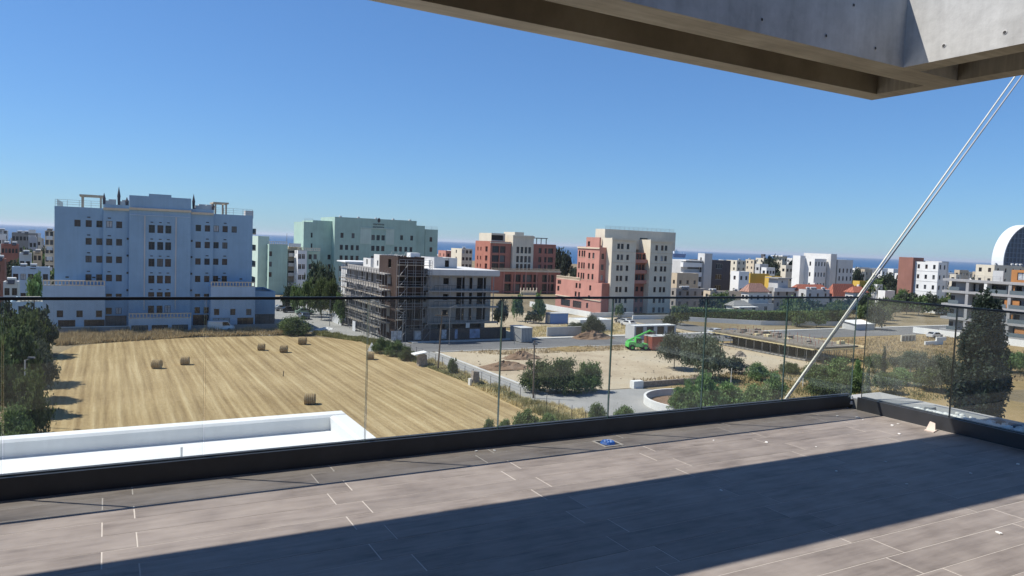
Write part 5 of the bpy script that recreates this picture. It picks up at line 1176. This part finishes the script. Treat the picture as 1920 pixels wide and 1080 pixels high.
# clipped hedge around the villa
def hedge(label, pts, w, h):
    t = thing('hedge', label, 'hedge', GP(*pts[0]), GA); C = []; mb = MB(); rg = np.random.default_rng(5)
    for (a0, b0), (a1, b1) in zip(pts[:-1], pts[1:]):
        L = math.hypot(a1-a0, b1-b0); n = int(L*w*h*34); u = rg.uniform(0, 1, n); ex, ey = (a1-a0)/L, (b1-b0)/L
        s = rg.uniform(-.5, .5, n)*w; z = rg.uniform(.05, 1, n)*h; z += rg.normal(size=n)*.06
        f = rg.random(n); z = np.where(f < .4, h+rg.normal(size=n)*.08, z); s = np.where(f > .6, -np.sign(rg.uniform(-.3, 1, n))*w/2*(-1)**0+rg.normal(size=n)*.08, s)
        C.append(np.stack([a0-pts[0][0]+u*(a1-a0)-ey*s, b0-pts[0][1]+u*(b1-b0)+ex*s, z], 1))
        p = [(a0, b0), (a1, b1)]; q = w*.42
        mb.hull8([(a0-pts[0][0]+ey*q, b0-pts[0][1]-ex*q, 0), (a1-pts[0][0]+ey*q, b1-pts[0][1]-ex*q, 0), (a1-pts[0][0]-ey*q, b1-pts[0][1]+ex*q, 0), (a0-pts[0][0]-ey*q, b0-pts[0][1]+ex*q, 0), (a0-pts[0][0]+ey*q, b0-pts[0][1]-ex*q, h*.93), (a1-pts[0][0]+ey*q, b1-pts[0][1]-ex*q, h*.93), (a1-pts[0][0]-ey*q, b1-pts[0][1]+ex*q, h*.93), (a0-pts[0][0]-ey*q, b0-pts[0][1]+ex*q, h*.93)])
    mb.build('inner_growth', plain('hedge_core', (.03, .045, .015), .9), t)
    V, Q = leaf_quads(np.concatenate(C), .2, rg); link('foliage', fastmesh('foliage', V, Q, L_bright), t)
hedge('long clipped green hedge above the white garden wall', [(132.5, 152), (150.5, 138.0), (176, 132.5)], 2.2, 3.5)
gw_ = thing('garden_wall', 'white garden wall under the clipped hedge along the street', 'wall', GP(0, 0), GA)
mb = MB()
for (a0, b0), (a1, b1) in (((131.6, 150.6), (149.6, 136.6)), ((149.6, 136.6), (178, 130.6))):
    dx, dy = a1-a0, b1-b0; L = math.hypot(dx, dy); nx, ny = -dy/L*.15, dx/L*.15
    mb.hull8([(a0-nx, b0-ny, 0), (a1-nx, b1-ny, 0), (a1+nx, b1+ny, 0), (a0+nx, b0+ny, 0), (a0-nx, b0-ny, 1.15), (a1-nx, b1-ny, 1.15), (a1+nx, b1+ny, 1.15), (a0+nx, b0+ny, 1.15)])
mb.build('wall', M['white'], gw_)
# dry grass: blades in strips
def grass(name, label, quads, n, h, mat, seed):
    rg = np.random.default_rng(seed); V, Fc = [], []
    area = np.array([max(.1, abs((q[2][0]-q[0][0])*(q[3][1]-q[1][1])-(q[3][0]-q[1][0])*(q[2][1]-q[0][1]))/2) for q in quads]); pk = rg.choice(len(quads), n, p=area/area.sum())
    q = np.array(quads, float)[pk]; u = rg.random((n, 1)); v_ = rg.random((n, 1))
    p = q[:, 0]*(1-u)*(1-v_)+q[:, 1]*u*(1-v_)+q[:, 2]*u*v_+q[:, 3]*(1-u)*v_
    a = rg.uniform(0, 6.283, n); hh = h*rg.uniform(.45, 1.25, n); wd = .05+.05*rg.random(n); ln = rg.normal(size=(n, 2))*.25*h
    cl = .65+.5*np.sin(p[:, 0]*.9+np.sin(p[:, 1]*.7)*2)*np.sin(p[:, 1]*.8); hh = hh*np.clip(cl, .35, 1.3)
    d = np.stack([np.cos(a)*wd, np.sin(a)*wd], 1)
    V = np.stack([np.column_stack([p-d, np.zeros(n)]), np.column_stack([p+d, np.zeros(n)]), np.column_stack([p+ln, hh])], 1).reshape(-1, 3)
    return tag(link(name, fastmesh(name, V, np.arange(3*n).reshape(-1, 3), mat, 3), None, (0, 0, .02), GA), label, 'grass', kind='stuff')
grass('dry_grass', 'tall dry golden grass along the far edge of the field', [((-7, 134), (14, 140.5), (14, 147.5), (-9, 148)), ((14, 140.5), (32, 140), (34, 146), (14, 147.5))], 26000, 1.15, L_dry, 1)
grass('verge_grass', 'rough half dry grass verge between field and street', [((40, 128), (42.6, 76), (43.6, 76), (42.9, 129)), ((34, 140), (39.5, 129), (42.8, 129), (37, 143)), ((41.2, 60), (44.6, 60), (44.0, 77), (42.2, 80))], 26000, .75, L_drygreen, 2)
grass('verge_grass', 'patches of dry yellow grass on the lower verge by the paved yard', [((41.2, 70), (44.5, 68), (44, 104), (42.4, 104)), ((43, 58), (47.5, 58), (46.5, 70.5), (43.6, 74))], 14000, .85, L_dry, 3)
grass('scrub_grass', 'dry grass tufts on the dirt lot and scrub slope', [((112, 88), (150, 80), (190, 108), (116, 112)), ((58, 108), (108, 107), (108, 113), (52, 113)), ((62, 78.5), (106, 78.5), (106, 83), (66, 83)), ((112, 64), (170, 60), (180, 84), (118, 84))], 40000, .5, L_dry, 4)
grass('garden_weeds', 'green weeds between the orchard trees', [((76, 58), (112, 58), (112, 82), (80, 82)), ((112, 66), (150, 66), (150, 92), (116, 90))], 16000, .55, L_drygreen, 6)
grass('site_grass', 'dry yellow grass on the plot behind the site street', [((74, 128), (116, 128), (112, 146), (76, 142))], 9000, .6, L_dry, 8)
# ------------------------------------------------------------------ hay bales
M['hay'] = groundmat('hay', ((.3, (.20, .135, .065)), (.5, (.33, .235, .12)), (.7, (.46, .35, .19))), 3.0, 22, .9)  # bale sides: their shade is put into this darker colour
M['hay_end_lit'] = groundmat('hay_end_lit', ((.3, (.36, .26, .13)), (.5, (.50, .38, .21)), (.7, (.62, .50, .31))), 4.0, 20, .9)  # bale ends: sunlight is put into this paler colour
M['twine'] = plain('bale_twine', (.45, .38, .26), .9)
def bale(label, px, yb, wpx, rz):
    P = onz(px, yb); s = P[1]/F; L = wpx*s*.80; r = L*.52
    t = thing('hay_bale', label, 'hay bale', (P[0], P[1], .03), rz, 'hay bales on the stubble field')
    R_ = random.Random(px); mb = MB(); n, k = 22, 9; ring = []
    for j in range(k+1):
        x = -L/2+L*j/k; rr = r*(1-.05*abs(2*j/k-1)**4)
        for i in range(n):
            a = 2*math.pi*i/n; q = rr*(1+R_.uniform(-.03, .03)); z = q*math.sin(a); z = max(z, -r*.94); mb.v.append((x+R_.uniform(-.02, .02), q*math.cos(a), z+r*.94))
    for j in range(k):
        for i in range(n):
            a = j*n+i; b2 = j*n+(i+1) % n; mb.f.append((a, a+n, b2+n, b2)); mb.m.append(0)
    mb.f.append(tuple(range(n))); mb.m.append(1); mb.f.append(tuple(range(k*n+n-1, k*n-1, -1))); mb.m.append(1)
    mb.build('bale_body', [M['hay'], M['hay_end_lit']], t)
    for j in range(5):
        x = -L/2+L*(j+.5)/5; tb = MB()
        for i in range(n):
            a0, a1 = 2*math.pi*i/n, 2*math.pi*(i+1)/n
            p0 = (x, r*1.02*math.cos(a0), max(.01, r*1.02*math.sin(a0)+r*.94)); p1 = (x, r*1.02*math.cos(a1), max(.01, r*1.02*math.sin(a1)+r*.94))
            tb.tube(p0, p1, .02, n=4, cap=False)
        tb.build('twine', M['twine'], t)
for i, (px, yb, w, lb) in enumerate(((294, 691, 20, 'hay bale of the near pair by the field edge trees, closer to the trees'), (347, 684, 19, 'hay bale of the near pair by the field edge trees, farther from the trees'), (490, 657, 16, 'hay bale of the far trio, farthest from the street'), (532, 661, 17, 'hay bale of the far trio, in the middle'), (567, 646, 18, 'hay bale of the far trio, beside the dry grass edge'), (694, 674, 18, 'hay bale beside the white canvas at the verge'), (581, 758, 25, 'large hay bale close to the white lower roof'))):
    bale(lb, px, yb, w, GA*.3 + random.uniform(-.15, .15))
mb = MB(); mb.tube((0, 0, 0), (.05, 0, .75), .07, .05, 6); P = onz(531, 706); tag(mb.build('field_stake', M['wood_pole'], None, (P[0], P[1], .02)), 'short dark stake standing alone in the stubble', 'stake')
# ------------------------------------------------------------------ walls
w_ = thing('boundary_wall', 'long grey boundary wall between the field grass and the blue block', 'wall', GP(-9, 148.6), GA)
for i in range(15): MB().box(i*2.6, i*2.6+2.58, 0, .25, 0, 1.15).build('wall_panel', M['greyconc'], w_)
MB().box(0, 15, -.06, .31, 1.153, 1.27).build('coping', M['offwhite'], w_)
c = np.array(gpx(1306, 762)); cw = thing('curved_wall', 'curved white low wall around the planting bed by the paved yard', 'wall', GP(*c), GA)
ra = float(np.hypot(*(np.array(gpx(1207, 752))-c))); mb = MB()
for i in range(30):
    a0, a1 = math.radians(60+i*6.5), math.radians(60+(i+1)*6.5)
    for r0, r1 in ((ra-.3, ra),):
        q = [(r0*math.cos(a0), r0*math.sin(a0)), (r1*math.cos(a0), r1*math.sin(a0)), (r1*math.cos(a1), r1*math.sin(a1)), (r0*math.cos(a1), r0*math.sin(a1))]
        mb.hull8([(*p, 0) for p in q]+[(*p, .95) for p in q])
mb.build('wall', M['offwhite'], cw)
mb = MB(); mb.v = [((ra-.35)*math.cos(2*math.pi*i/40), (ra-.35)*math.sin(2*math.pi*i/40), .12) for i in range(40)]; mb.f = [tuple(range(40))]; mb.m = [0]; mb.build('soil', M['mound'], cw)
a0, b0 = gpx(1184, 728); lw_ = thing('low_wall', 'low stone wall with white end pier at the dirt lot edge', 'wall', GP(a0, b0), GA)
MB().box(0, 1.6, -.5, .4, 0, 1.0).build('end_pier', M['white'], lw_); MB().box(1.61, 12, -.15, .15, 0, .8).build('wall', M['stonewall'], lw_)
gw2 = thing('grey_yard_wall', 'grey concrete yard wall beside the steel cabin on the site street', 'wall', GP(79, 128), GA); MB().box(0, 8.4, 0, .3, 0, 1.9).build('wall', M['palegrey'], gw2)
pw = thing('planter_wall', 'white planter wall under the street trees', 'wall', GP(51.5, 166), GA)
for i in range(9): MB().box(-.2, .2, i*3.2, i*3.2+2.4, 0, 1.3).build('wall_panel', M['white'], pw)
fwall = thing('forecourt_wall', 'white boundary wall along the pink block side street', 'wall', GP(112, 160), GA); MB().box(-.15, .15, 0, 32, 0, 1.5).build('wall', M['white'], fwall); MB().box(.16, 14, -.15, .15, 0, 1.3).build('wall', M['white'], fwall)
# ------------------------------------------------------------------ vehicles
def car(label, P, rz, color, van=False, group=None):
    t = thing('parked_van' if van else 'parked_car', label, 'van' if van else 'car', (P[0], P[1], .08), rz, group); paint = plain('car_paint_'+color[0], color[1], .3, .2, var=.04)
    pr = ([(-2.1, .35), (2.05, .35), (2.15, .6), (2.1, .85), (1.25, 1.0), (.55, 1.42), (-1.2, 1.45), (-1.85, 1.02), (-2.15, .95)] if not van else [(-2.4, .35), (2.3, .35), (2.4, .7), (2.3, 1.05), (1.75, 1.2), (1.15, 1.95), (-2.3, 2.0), (-2.42, 1.0)])
    mb = MB(); n = len(pr); k = 0
    for y, q in ((-.86, 1), (-.78, 1), (.78, 1), (.86, 1)):
        for x, z in pr:
            sx = .97 if abs(y) > .8 else 1; zz = z if abs(y) < .8 or z < 1.0 else z*.97
            yy = y*(.88 if z > 1.15 else 1); mb.v.append((x*sx, yy, zz))
    for j in range(3):
        for i in range(n): a = j*n+i; c2 = j*n+(i+1) % n; mb.f.append((a, c2, c2+n, a+n)); mb.m.append(0)
    mb.f.append(tuple(range(n-1, -1, -1))); mb.f.append(tuple(range(3*n, 4*n))); mb.m += [0, 0]
    mb.build('body', paint, t)
    zt = 1.36 if not van else 1.85
    for y in (-1, 1):
        yy = .875*y; g = [(-1.1, 1.0), (1.0, 1.0), (.5, zt), (-1.0, zt)] if not van else [(.2, 1.15), (1.55, 1.2), (1.1, zt), (.2, zt)]
        mb = MB(); q = [(x, y*(.87 if z < 1.1 else .80), z) for x, z in g]; q2 = [(x, p-.03*y, z) for x, p, z in q]
        mb.quad(*(q if y < 0 else q[::-1])); mb.build('side_window', M['glassdark'], t)
    mb = MB(); mb.quad((1.27, -.7, 1.02), (1.27, .7, 1.02), (.60, .62, 1.42), (.60, -.62, 1.42)) if not van else mb.quad((1.77, -.7, 1.24), (1.77, .7, 1.24), (1.2, .66, 1.9), (1.2, -.66, 1.9)); mb.build('windscreen', M['glassdark'], t)
    if not van: mb = MB(); mb.quad((-1.24, -.62, 1.44), (-1.24, .62, 1.44), (-1.87, .7, 1.04), (-1.87, -.7, 1.04)); mb.build('rear_window', M['glassdark'], t)
    for x in (-1.35, 1.35):
        for y in (-.82, .82):
            wh = MB(); wh.tube((x, y-.1, .33), (x, y+.1, .33), .33, n=14); wo = wh.build('wheel', M['rubber'], t)
            rm = MB(); rm.tube((x, y-.115, .33), (x, y+.115, .33), .19, n=10); rm.build('rim', M['metal'], wo)
    for y in (-.6, .6): MB().box(2.06, 2.16, y-.16, y+.16, .65, .8).build('headlight', M['frame_white'], t)
    return t
W_, K_, S_, B_ = ('white', (.7, .7, .7)), ('black', (.03, .03, .035)), ('silver', (.42, .44, .46)), ('blue', (.05, .08, .14))
ND = GA+math.pi/2
car('silver car parked in front of the narrow mint block', onz(531, 583), GA, S_); car('dark car parked beside the silver car at the street end', onz(545, 586), GA+.1, K_)
car('pale green car half hidden behind the corner bush', onz(571, 590), GA, ('palegreen', (.25, .36, .28))); car('dark blue car at the street bend behind the bush', onz(570, 598), ND, B_)
car('white van parked in front of the blue block podium', onz(414, 622), GA, W_, True)
car('white car on the far street beside the blue tarp van', onz(1343, 628), GA, W_); car('dark van parked beside the olive trees', onz(1374, 634), GA+.2, B_, True)
car('black car beside the white shed, closest to the pink block', onz(1166, 606), ND, K_); car('white car beside the long white shed end', onz(1178, 612), ND, W_); car('grey car between the black and white cars at the shed', onz(1172, 608), ND, S_)
car('white car in the yard behind the concrete gate', onz(1752, 634), GA, W_); car('white pickup by the far street wall near the glass corner', onz(1640, 600), GA, W_, True)
# green telescopic handler
P = onz(1194, 656); th = thing('telescopic_handler', 'bright green telescopic handler with raised boom beside the red container', 'machine', (P[0], P[1], .03), GA*.4)
M['limegreen'] = plain('lime_green_paint', (.10, .52, .10), .4, var=.08)
mb = MB(); mb.box(-1.9, 1.9, -.55, .55, .55, 1.05); mb.hull8([(-2.0, -.9, .6), (-.8, -.9, .6), (-.8, .9, .6), (-2.0, .9, .6), (-1.9, -.9, 1.5), (-.8, -.9, 1.6), (-.8, .9, 1.6), (-1.9, .9, 1.5)]); mb.box(.9, 1.8, -.9, .9, .6, 1.2); mb.build('chassis', M['limegreen'], th)
mb = MB(); mb.hull8([(-.7, -.95, .7), (.7, -.95, .7), (.7, -.05, .7), (-.7, -.05, .7), (-.6, -.9, 2.3), (.4, -.9, 2.3), (.4, -.1, 2.3), (-.6, -.1, 2.3)]); cab = mb.build('cab', M['limegreen'], th)
MB().box(-.5, .5, -.965, -.94, 1.3, 2.15).build('window', M['glassdark'], cab)
mb = MB(); mb.tube((-1.9, .35, 1.5), (2.6, .35, 3.6), .2, .16, 6); mb.tube((2.5, .35, 3.55), (3.3, .35, 3.3), .12, .1, 6); mb.build('boom', M['limegreen'], th)
MB().box(3.2, 3.35, -.4, 1.1, 2.9, 3.5).build('fork_carriage', M['steel_dark'], th)
for x in (-1.3, 1.3):
    for y in (-.95, .95): mb = MB(); mb.tube((x, y-.2, .52), (x, y+.2, .52), .52, n=16); wo = mb.build('wheel', M['rubber'], th); mb = MB(); mb.tube((x, y-.22, .52), (x, y+.22, .52), .25, n=10); mb.build('rim', M['limegreen'], wo)
# container
P = onz(1222, 658); ct = thing('shipping_container', 'rust red shipping container with pale roof beside the green machine', 'container', (P[0], P[1], .03), GA)
M['redcont'] = plain('rust_red_paint', (.34, .085, .055), .6, var=.2); MB().box(0, 6, 0, 2.4, .15, 2.55).build('body', M['redcont'], ct); MB().box(-.05, 6.05, -.05, 2.45, 2.553, 2.65).build('roof', M['palegrey'], ct)
rm = MB().box(-.05, .05, -.05, 0, .2, 2.5).mesh('rib', M['redcont'])
for i in range(20): link('rib', rm, ct, (.15+i*.3, -.002, 0))
rm = MB().box(-.05, 0, -.05, .05, .2, 2.5).mesh('rib', M['redcont'])
for i in range(8): link('rib', rm, ct, (-.002, .15+i*.3, 0))
# site cabins
P = onz(1032, 608); sc = thing('site_cabin', 'blue metal site cabin on the plot before the pink block', 'cabin', (P[0], P[1], 0), GA); MB().box(0, 4.9, 0, 2.4, .1, 2.5).build('body', plain('blue_cabin_paint', (.07, .20, .50), .5), sc); MB().box(-.06, -.003, .3, 1.3, .2, 2.2).build('door', M['frame_white'], sc); MB().box(-.1, 5, -.1, 2.5, 2.503, 2.6).build('roof', M['palegrey'], sc)
P = onz(977, 643); sc = thing('site_cabin', 'grey corrugated steel cabin on the street beside the hoarding', 'cabin', (P[0], P[1], .06), GA); MB().box(0, 2.4, 0, 4.5, .1, 2.7).build('body', M['palegrey'], sc); MB().box(-.1, 2.5, -.1, 4.6, 2.703, 2.8).build('roof', M['palegrey'], sc)
rm = MB().box(-.05, 0, -.04, .04, .15, 2.65).mesh('rib', M['metal'])
for i in range(14): link('rib', rm, sc, (-.002, .2+i*.32, 0))
rm = MB().box(-.04, .04, -.05, 0, .15, 2.65).mesh('rib', M['metal'])
for i in range(7): link('rib', rm, sc, (.2+i*.33, -.002, 0))
mb = MB(); P = onz(964, 646); mb.tube((0, 0, 0), (0, 0, 2.2), .06, n=6); mb.tube((-.4, 0, 2.25), (1.2, 0, .9), .07, n=6); tag(mb.build('barrier_arm', M['metal'], None, (P[0], P[1], .06)), 'tilted pale metal barrier arm beside the grey steel cabin', 'barrier')
# formwork slab
a0, b0 = 107.5, 85.5; fs = thing('formwork_slab', 'concrete slab on formwork props with timber edges at the dirt lot', 'slab', GP(a0, b0), GA); hz = 2.55
MB().box(0, 11, 0, 25, hz, hz+.28).build('slab', groundmat('littered_slab', ((.3, (.10, .085, .07)), (.5, (.20, .18, .155)), (.7, (.30, .27, .23))), .5, 4, .5), fs); MB().box(.3, 10.7, .3, 24.7, hz-.22, hz-.003).build('formwork', M['timber'], fs)
pm = MB().tube((0, 0, 0), (0, 0, hz-.2), .05, n=6).mesh('prop', M['metal'])
for i in range(6):
    for j in range(13): link('prop', pm, fs, (.4+i*2.0, .4+j*2.0, 0))
MB().box(.9, 10, 3, 24, 0, .25).build('footing', M['greyconc'], fs); MB().box(2.5, 8, 6, 22, .26, hz-.23).build('under_slab_shade', M['void'], fs)  # dark box under the slab stands in for the shade there
tm_ = MB().box(-.9, .0, -.05, .05, 0, .12).mesh('edge_timber', M['timber'])
for j in range(24): link('edge_timber', tm_, fs, (-.0, .5+j*1.03, hz+.3-.55+.0))
MB().box(-1.0, -.85, -.2, 25.2, hz-.12, hz+.02).build('edge_board', M['timber'], fs); MB().box(-.8, 12, -.95, -.8, hz-.12, hz+.02).build('edge_board', M['timber'], fs); MB().box(11.1, 11.3, -1, 14, hz+.1, hz+.35).build('edge_board', M['timber'], fs)
gm = MB().tube((0, 0, 0), (0, 0, 1.0), .03, n=5).mesh('guard_post', M['plank'])
for j in range(13): link('guard_post', gm, fs, (-.92, .1+j*2.05, hz+.02))
mb = MB(); mb.tube((-.92, 0, hz+.55), (-.92, 24.8, hz+.55), .03, n=5); mb.tube((-.92, 0, hz+1.0), (-.92, 24.8, hz+1.0), .03, n=5); mb.build('guard_rail', M['plank'], fs)
rb_ = MB().tube((0, 0, 0), (0, 0, .9), .04, n=5).mesh('starter_bar', M['redcont'])
for i in range(5):
    for j in range(9): link('starter_bar', rb_, fs, (1+i*2.2, 1.2+j*2.8, hz+.27))
for i in range(26):
    q = random.Random(i); x_, y_ = q.uniform(1, 9), q.uniform(2, 23); MB().box(x_, x_+q.uniform(.5, 2.0), y_, y_+q.uniform(.4, 1.5), hz+.283, hz+.35+q.uniform(.1, .5)).build('material_stack', M['timber'] if i % 3 == 0 else M['stonewall'], fs)
# rubble, mounds
def mound(name, label, px, yb, wpx, h, mat, seed):
    P = onz(px, yb); r = wpx*P[1]/F/2; t = MB(); R_ = random.Random(seed); n, k = 20, 6
    for j in range(k+1):
        f = j/k
        for i in range(n):
            a = 2*math.pi*i/n; q = r*(1-f)*(1+R_.uniform(-.18, .18)); t.v.append((q*math.cos(a), q*math.sin(a)*.6, h*(math.sin(f*math.pi/2)**1.3)*(1+R_.uniform(-.22, .22))*(1 if j else 0)-.02))
    for j in range(k):
        for i in range(n): a = j*n+i; c2 = j*n+(i+1) % n; t.f.append((a, c2, c2+n, a+n)); t.m.append(0)
    return tag(t.build(name, mat, None, (P[0], P[1], .02), GA), label, 'mound')
mound('earth_mound', 'dark earth mound behind the timber pole on the dirt lot', 978, 672, 80, 1.1, M['mound'], 1); mound('earth_mound', 'red-brown earth mound beside the pale street', 945, 690, 110, 1.0, M['mound'], 2)
mound('earth_mound', 'long grassy earth bank along the far side of the dirt lot', 1075, 655, 110, .5, M['scrub'], 3); mound('earth_mound', 'dark soil bank in front of the grey shrub', 1110, 634, 90, 1.5, M['mound'], 4); mound('rubble_heap', 'pale rubble heap at the corner of the formwork slab', 1388, 668, 30, .9, M['stonewall'], 5); mound('rubble_heap', 'small white rubble heap below the formwork slab', 1520, 690, 18, .5, M['whitestone'], 6)
mound('rubble_heap', 'pale rubble pile at the field corner by the street', 610, 618, 40, .5, M['whitestone'], 7); mound('rubble_heap', 'long low white rubble strip on the far field edge', 380, 630, 50, .35, M['whitestone'], 8); mound('rubble_heap', 'low white rubble strip near the corner bush', 500, 627, 60, .35, M['whitestone'], 9)
# ------------------------------------------------------------------ poles, lamps, fence
def pole(name, label, px, yb, yt, r, mat, lean=0, arm=0, group=None):
    P = onz(px, yb); h = (yb-yt)*P[1]/F; t = thing(name, label, 'pole' if 'lamp' not in name else 'lamp', (P[0], P[1], 0), 0, group)
    mb = MB(); mb.tube((0, 0, -.05), (lean, 0, h), r, r*.7, 8); mb.build('pole', M[mat], t)
    if arm: mb = MB(); mb.tube((lean, 0, h-.05), (lean+arm, 0, h+.2), .04, n=6); mb.box(lean+arm-.3, lean+arm+.3, -.12, .12, h+.15, h+.3); mb.build('lamp_head', M['metal'], t)
    return t, h
t, h = pole('timber_pole', 'tall dark timber pole at the verge beside the pale street', 821, 694, 582, .13, 'wood_pole', .35); MB().box(-.7, 1.3, -.08, .08, h-.7, h-.55).build('cross_arm', M['wood_pole'], t)
t, h = pole('timber_pole', 'dark timber pole standing in front of the dense shrub clump', 1000, 747, 638, .12, 'wood_pole', -.15); MB().box(-.35, .25, -.12, .12, h-.45, h-.1).build('junction_box', M['metal'], t)
pole('street_lamp', 'grey street lamp in front of the unfinished building', 754, 652, 585, .07, 'metal', 0, -.9); pole('street_lamp', 'grey street lamp beside the planter wall', 690, 640, 575, .07, 'metal', 0, .9); pole('street_lamp', 'street lamp at the end of the scaffolded wing', 618, 612, 560, .07, 'metal', 0, .8); pole('street_lamp', 'grey street lamp on the kerb before the notice board', 842, 648, 575, .07, 'metal', 0, .9)
pole('street_lamp', 'pale lamp pole rising among the field edge trees', 47, 800, 672, .09, 'frame_white', 0, .6); pole('timber_pole', 'dark pole beside the far corner tree', 64, 664, 560, .1, 'wood_pole')
pole('garden_post', 'white garden post beside the oleanders', 1370, 724, 690, .07, 'frame_white'); pole('garden_post', 'white garden post among the orchard trees', 1706, 700, 656, .07, 'frame_white'); pole('garden_post', 'white garden post just behind the slanting cable', 1505, 725, 702, .07, 'frame_white')
fm = MB().tube((0, 0, 0), (0, 0, 1.7), .035, n=6).mesh('fence_post', M['steel_dark'])
fe = thing('wire_fence', 'thin wire fence on dark posts between field verge and pale street', 'fence', GP(43.25, 60), GA)
for i in range(27): link('fence_post', fm, fe, (0 if i > 5 else .5, i*2.6, 0))
wm = MB().tube((0, 0, 0), (0, 52, 0), .012, n=4).mesh('wire', M['steel_dark'])
for z_ in (.4, .8, 1.2, 1.6): link('wire', wm, fe, (0, 15.6, z_))
# stone kiosk with tilted white lid, stone pillar, white canvas
P = onz(789, 686); ki = thing('stone_kiosk', 'rough stone gate pillar with a tilted white slab on top', 'pillar', (P[0], P[1], 0), GA); MB().hull8([(-.5, -.5, 0), (.9, -.5, 0), (.9, .5, 0), (-.5, .5, 0), (-.4, -.4, 1.9), (.75, -.4, 1.7), (.75, .4, 1.7), (-.4, .4, 1.9)]).build('pillar', M['stonewall'], ki); MB().hull8([(-1.3, -.8, 1.72), (.7, -.8, 2.02), (.7, .8, 2.02), (-1.3, .8, 1.72), (-1.3, -.8, 1.86), (.7, -.8, 2.16), (.7, .8, 2.16), (-1.3, .8, 1.86)]).build('lid', M['white'], ki)
P = onz(889, 722); ki = thing('stone_kiosk', 'dark rough stone gate pillar further down the pale street', 'pillar', (P[0], P[1], 0), GA); MB().hull8([(-.45, -.45, 0), (.6, -.45, 0), (.6, .45, 0), (-.45, .45, 0), (-.3, -.35, 1.9), (.5, -.35, 1.75), (.5, .35, 1.75), (-.3, .35, 1.9)]).build('pillar', M['stonewall'], ki); MB().box(-.75, -.47, -.3, .3, 0, .9).build('side_block', M['offwhite'], ki)
P = onz(697, 660); cv = thing('white_canvas', 'white triangular canvas sheet propped up at the verge', 'canvas', (P[0], P[1], 0), 0); mb = MB(); A, B2, C, D2 = (-.75, -.1, .1), (.8, -.2, .15), (-.1, .3, 1.6), (.3, .9, .1); mb.tri(A, B2, C); mb.tri(B2, D2, C); mb.tri(D2, A, C); mb.tri(A, D2, B2); mb.build('sheet', M['white'], cv); mb = MB(); mb.tube((-.1, .3, 0), (-.1, .3, 1.58), .03, n=5); mb.build('prop', M['steel_dark'], cv)
# concrete gate and low structures by the far street
P = onz(1690, 641); gt = thing('concrete_gate', 'low pale concrete gate frame with dark slots beside the far street', 'gate', (P[0], P[1], 0), GA)
mb = MB(); mb.box(0, 5.2, 0, .3, 1.25, 1.5)
for i in range(5): mb.box(i*1.22, i*1.22+.3, 0, .3, 0, 1.25)
mb.build('frame', M['palecream'], gt); MB().box(.3, 5.0, .1, .2, .05, 1.2).build('slats', M['stonewall'], gt)
P = onz(1735, 648); yw = thing('yard_wall', 'white yard wall with bins beside the concrete gate', 'wall', (P[0], P[1], 0), GA); MB().box(0, 6.5, 0, .3, 0, .9).build('wall', M['white'], yw); MB().box(4.0, 7.5, -.02, .28, .903, 1.7).build('wall', M['white'], yw)
P = onz(1604, 620); sr = thing('flat_shed', 'low grey shed with white sheet roof beyond the glass corner', 'shed', (P[0], P[1], .06), GA); MB().box(0, 7.5, 0, 4, 0, 1.5).build('wall', M['palegrey'], sr); MB().hull8([(-.3, -.3, 1.52), (7.8, -.3, 1.52), (7.8, 4.3, 2.1), (-.3, 4.3, 2.1), (-.3, -.3, 1.62), (7.8, -.3, 1.62), (7.8, 4.3, 2.2), (-.3, 4.3, 2.2)]).build('roof', M['white'], sr)

# loose stones and clods on the dirt lot, the plot behind and the yard edge
V, Q = [], []
for i in range(700):
    u = random.random()
    if u < .6: a, b_ = random.uniform(49.5, 107), random.uniform(79.5, 113)
    elif u < .85: a, b_ = random.uniform(74, 116), random.uniform(127.5, 150)
    else: a, b_ = random.uniform(108, 112), random.uniform(84, 112)
    s_ = random.choice((.06, .08, .1, .16))*random.uniform(.6, 1.2); blob(V, Q, (a, b_, s_*.3), (s_, s_*.8, s_*.6), i+5000)
tag(link('loose_stones', fastmesh('loose_stones', V, Q, plain('pale_clods', (.30, .25, .19), .95, var=.3), 3), None, (0, 0, .02), GA), 'loose stones and clods scattered over the dirt lot', 'stones', kind='stuff')

# thin sea air over land and water
mb = MB().box(-41000, 41000, -1200, 42500, -4.2, 75)
mt = bpy.data.materials.new('sea_haze'); mt.use_nodes = True; nt = mt.node_tree; nt.nodes.remove(nt.nodes['Principled BSDF'])
pv = nt.nodes.new('ShaderNodeVolumePrincipled'); pv.inputs['Color'].default_value = (.86, .92, 1, 1); pv.inputs['Density'].default_value = 6e-5; pv.inputs['Anisotropy'].default_value = .2
lk(nt, pv.outputs[0], nt.nodes['Material Output'].inputs['Volume'])
tag(mb.build('haze', mt), 'thin pale sea haze over the town and water', 'haze', kind='stuff')
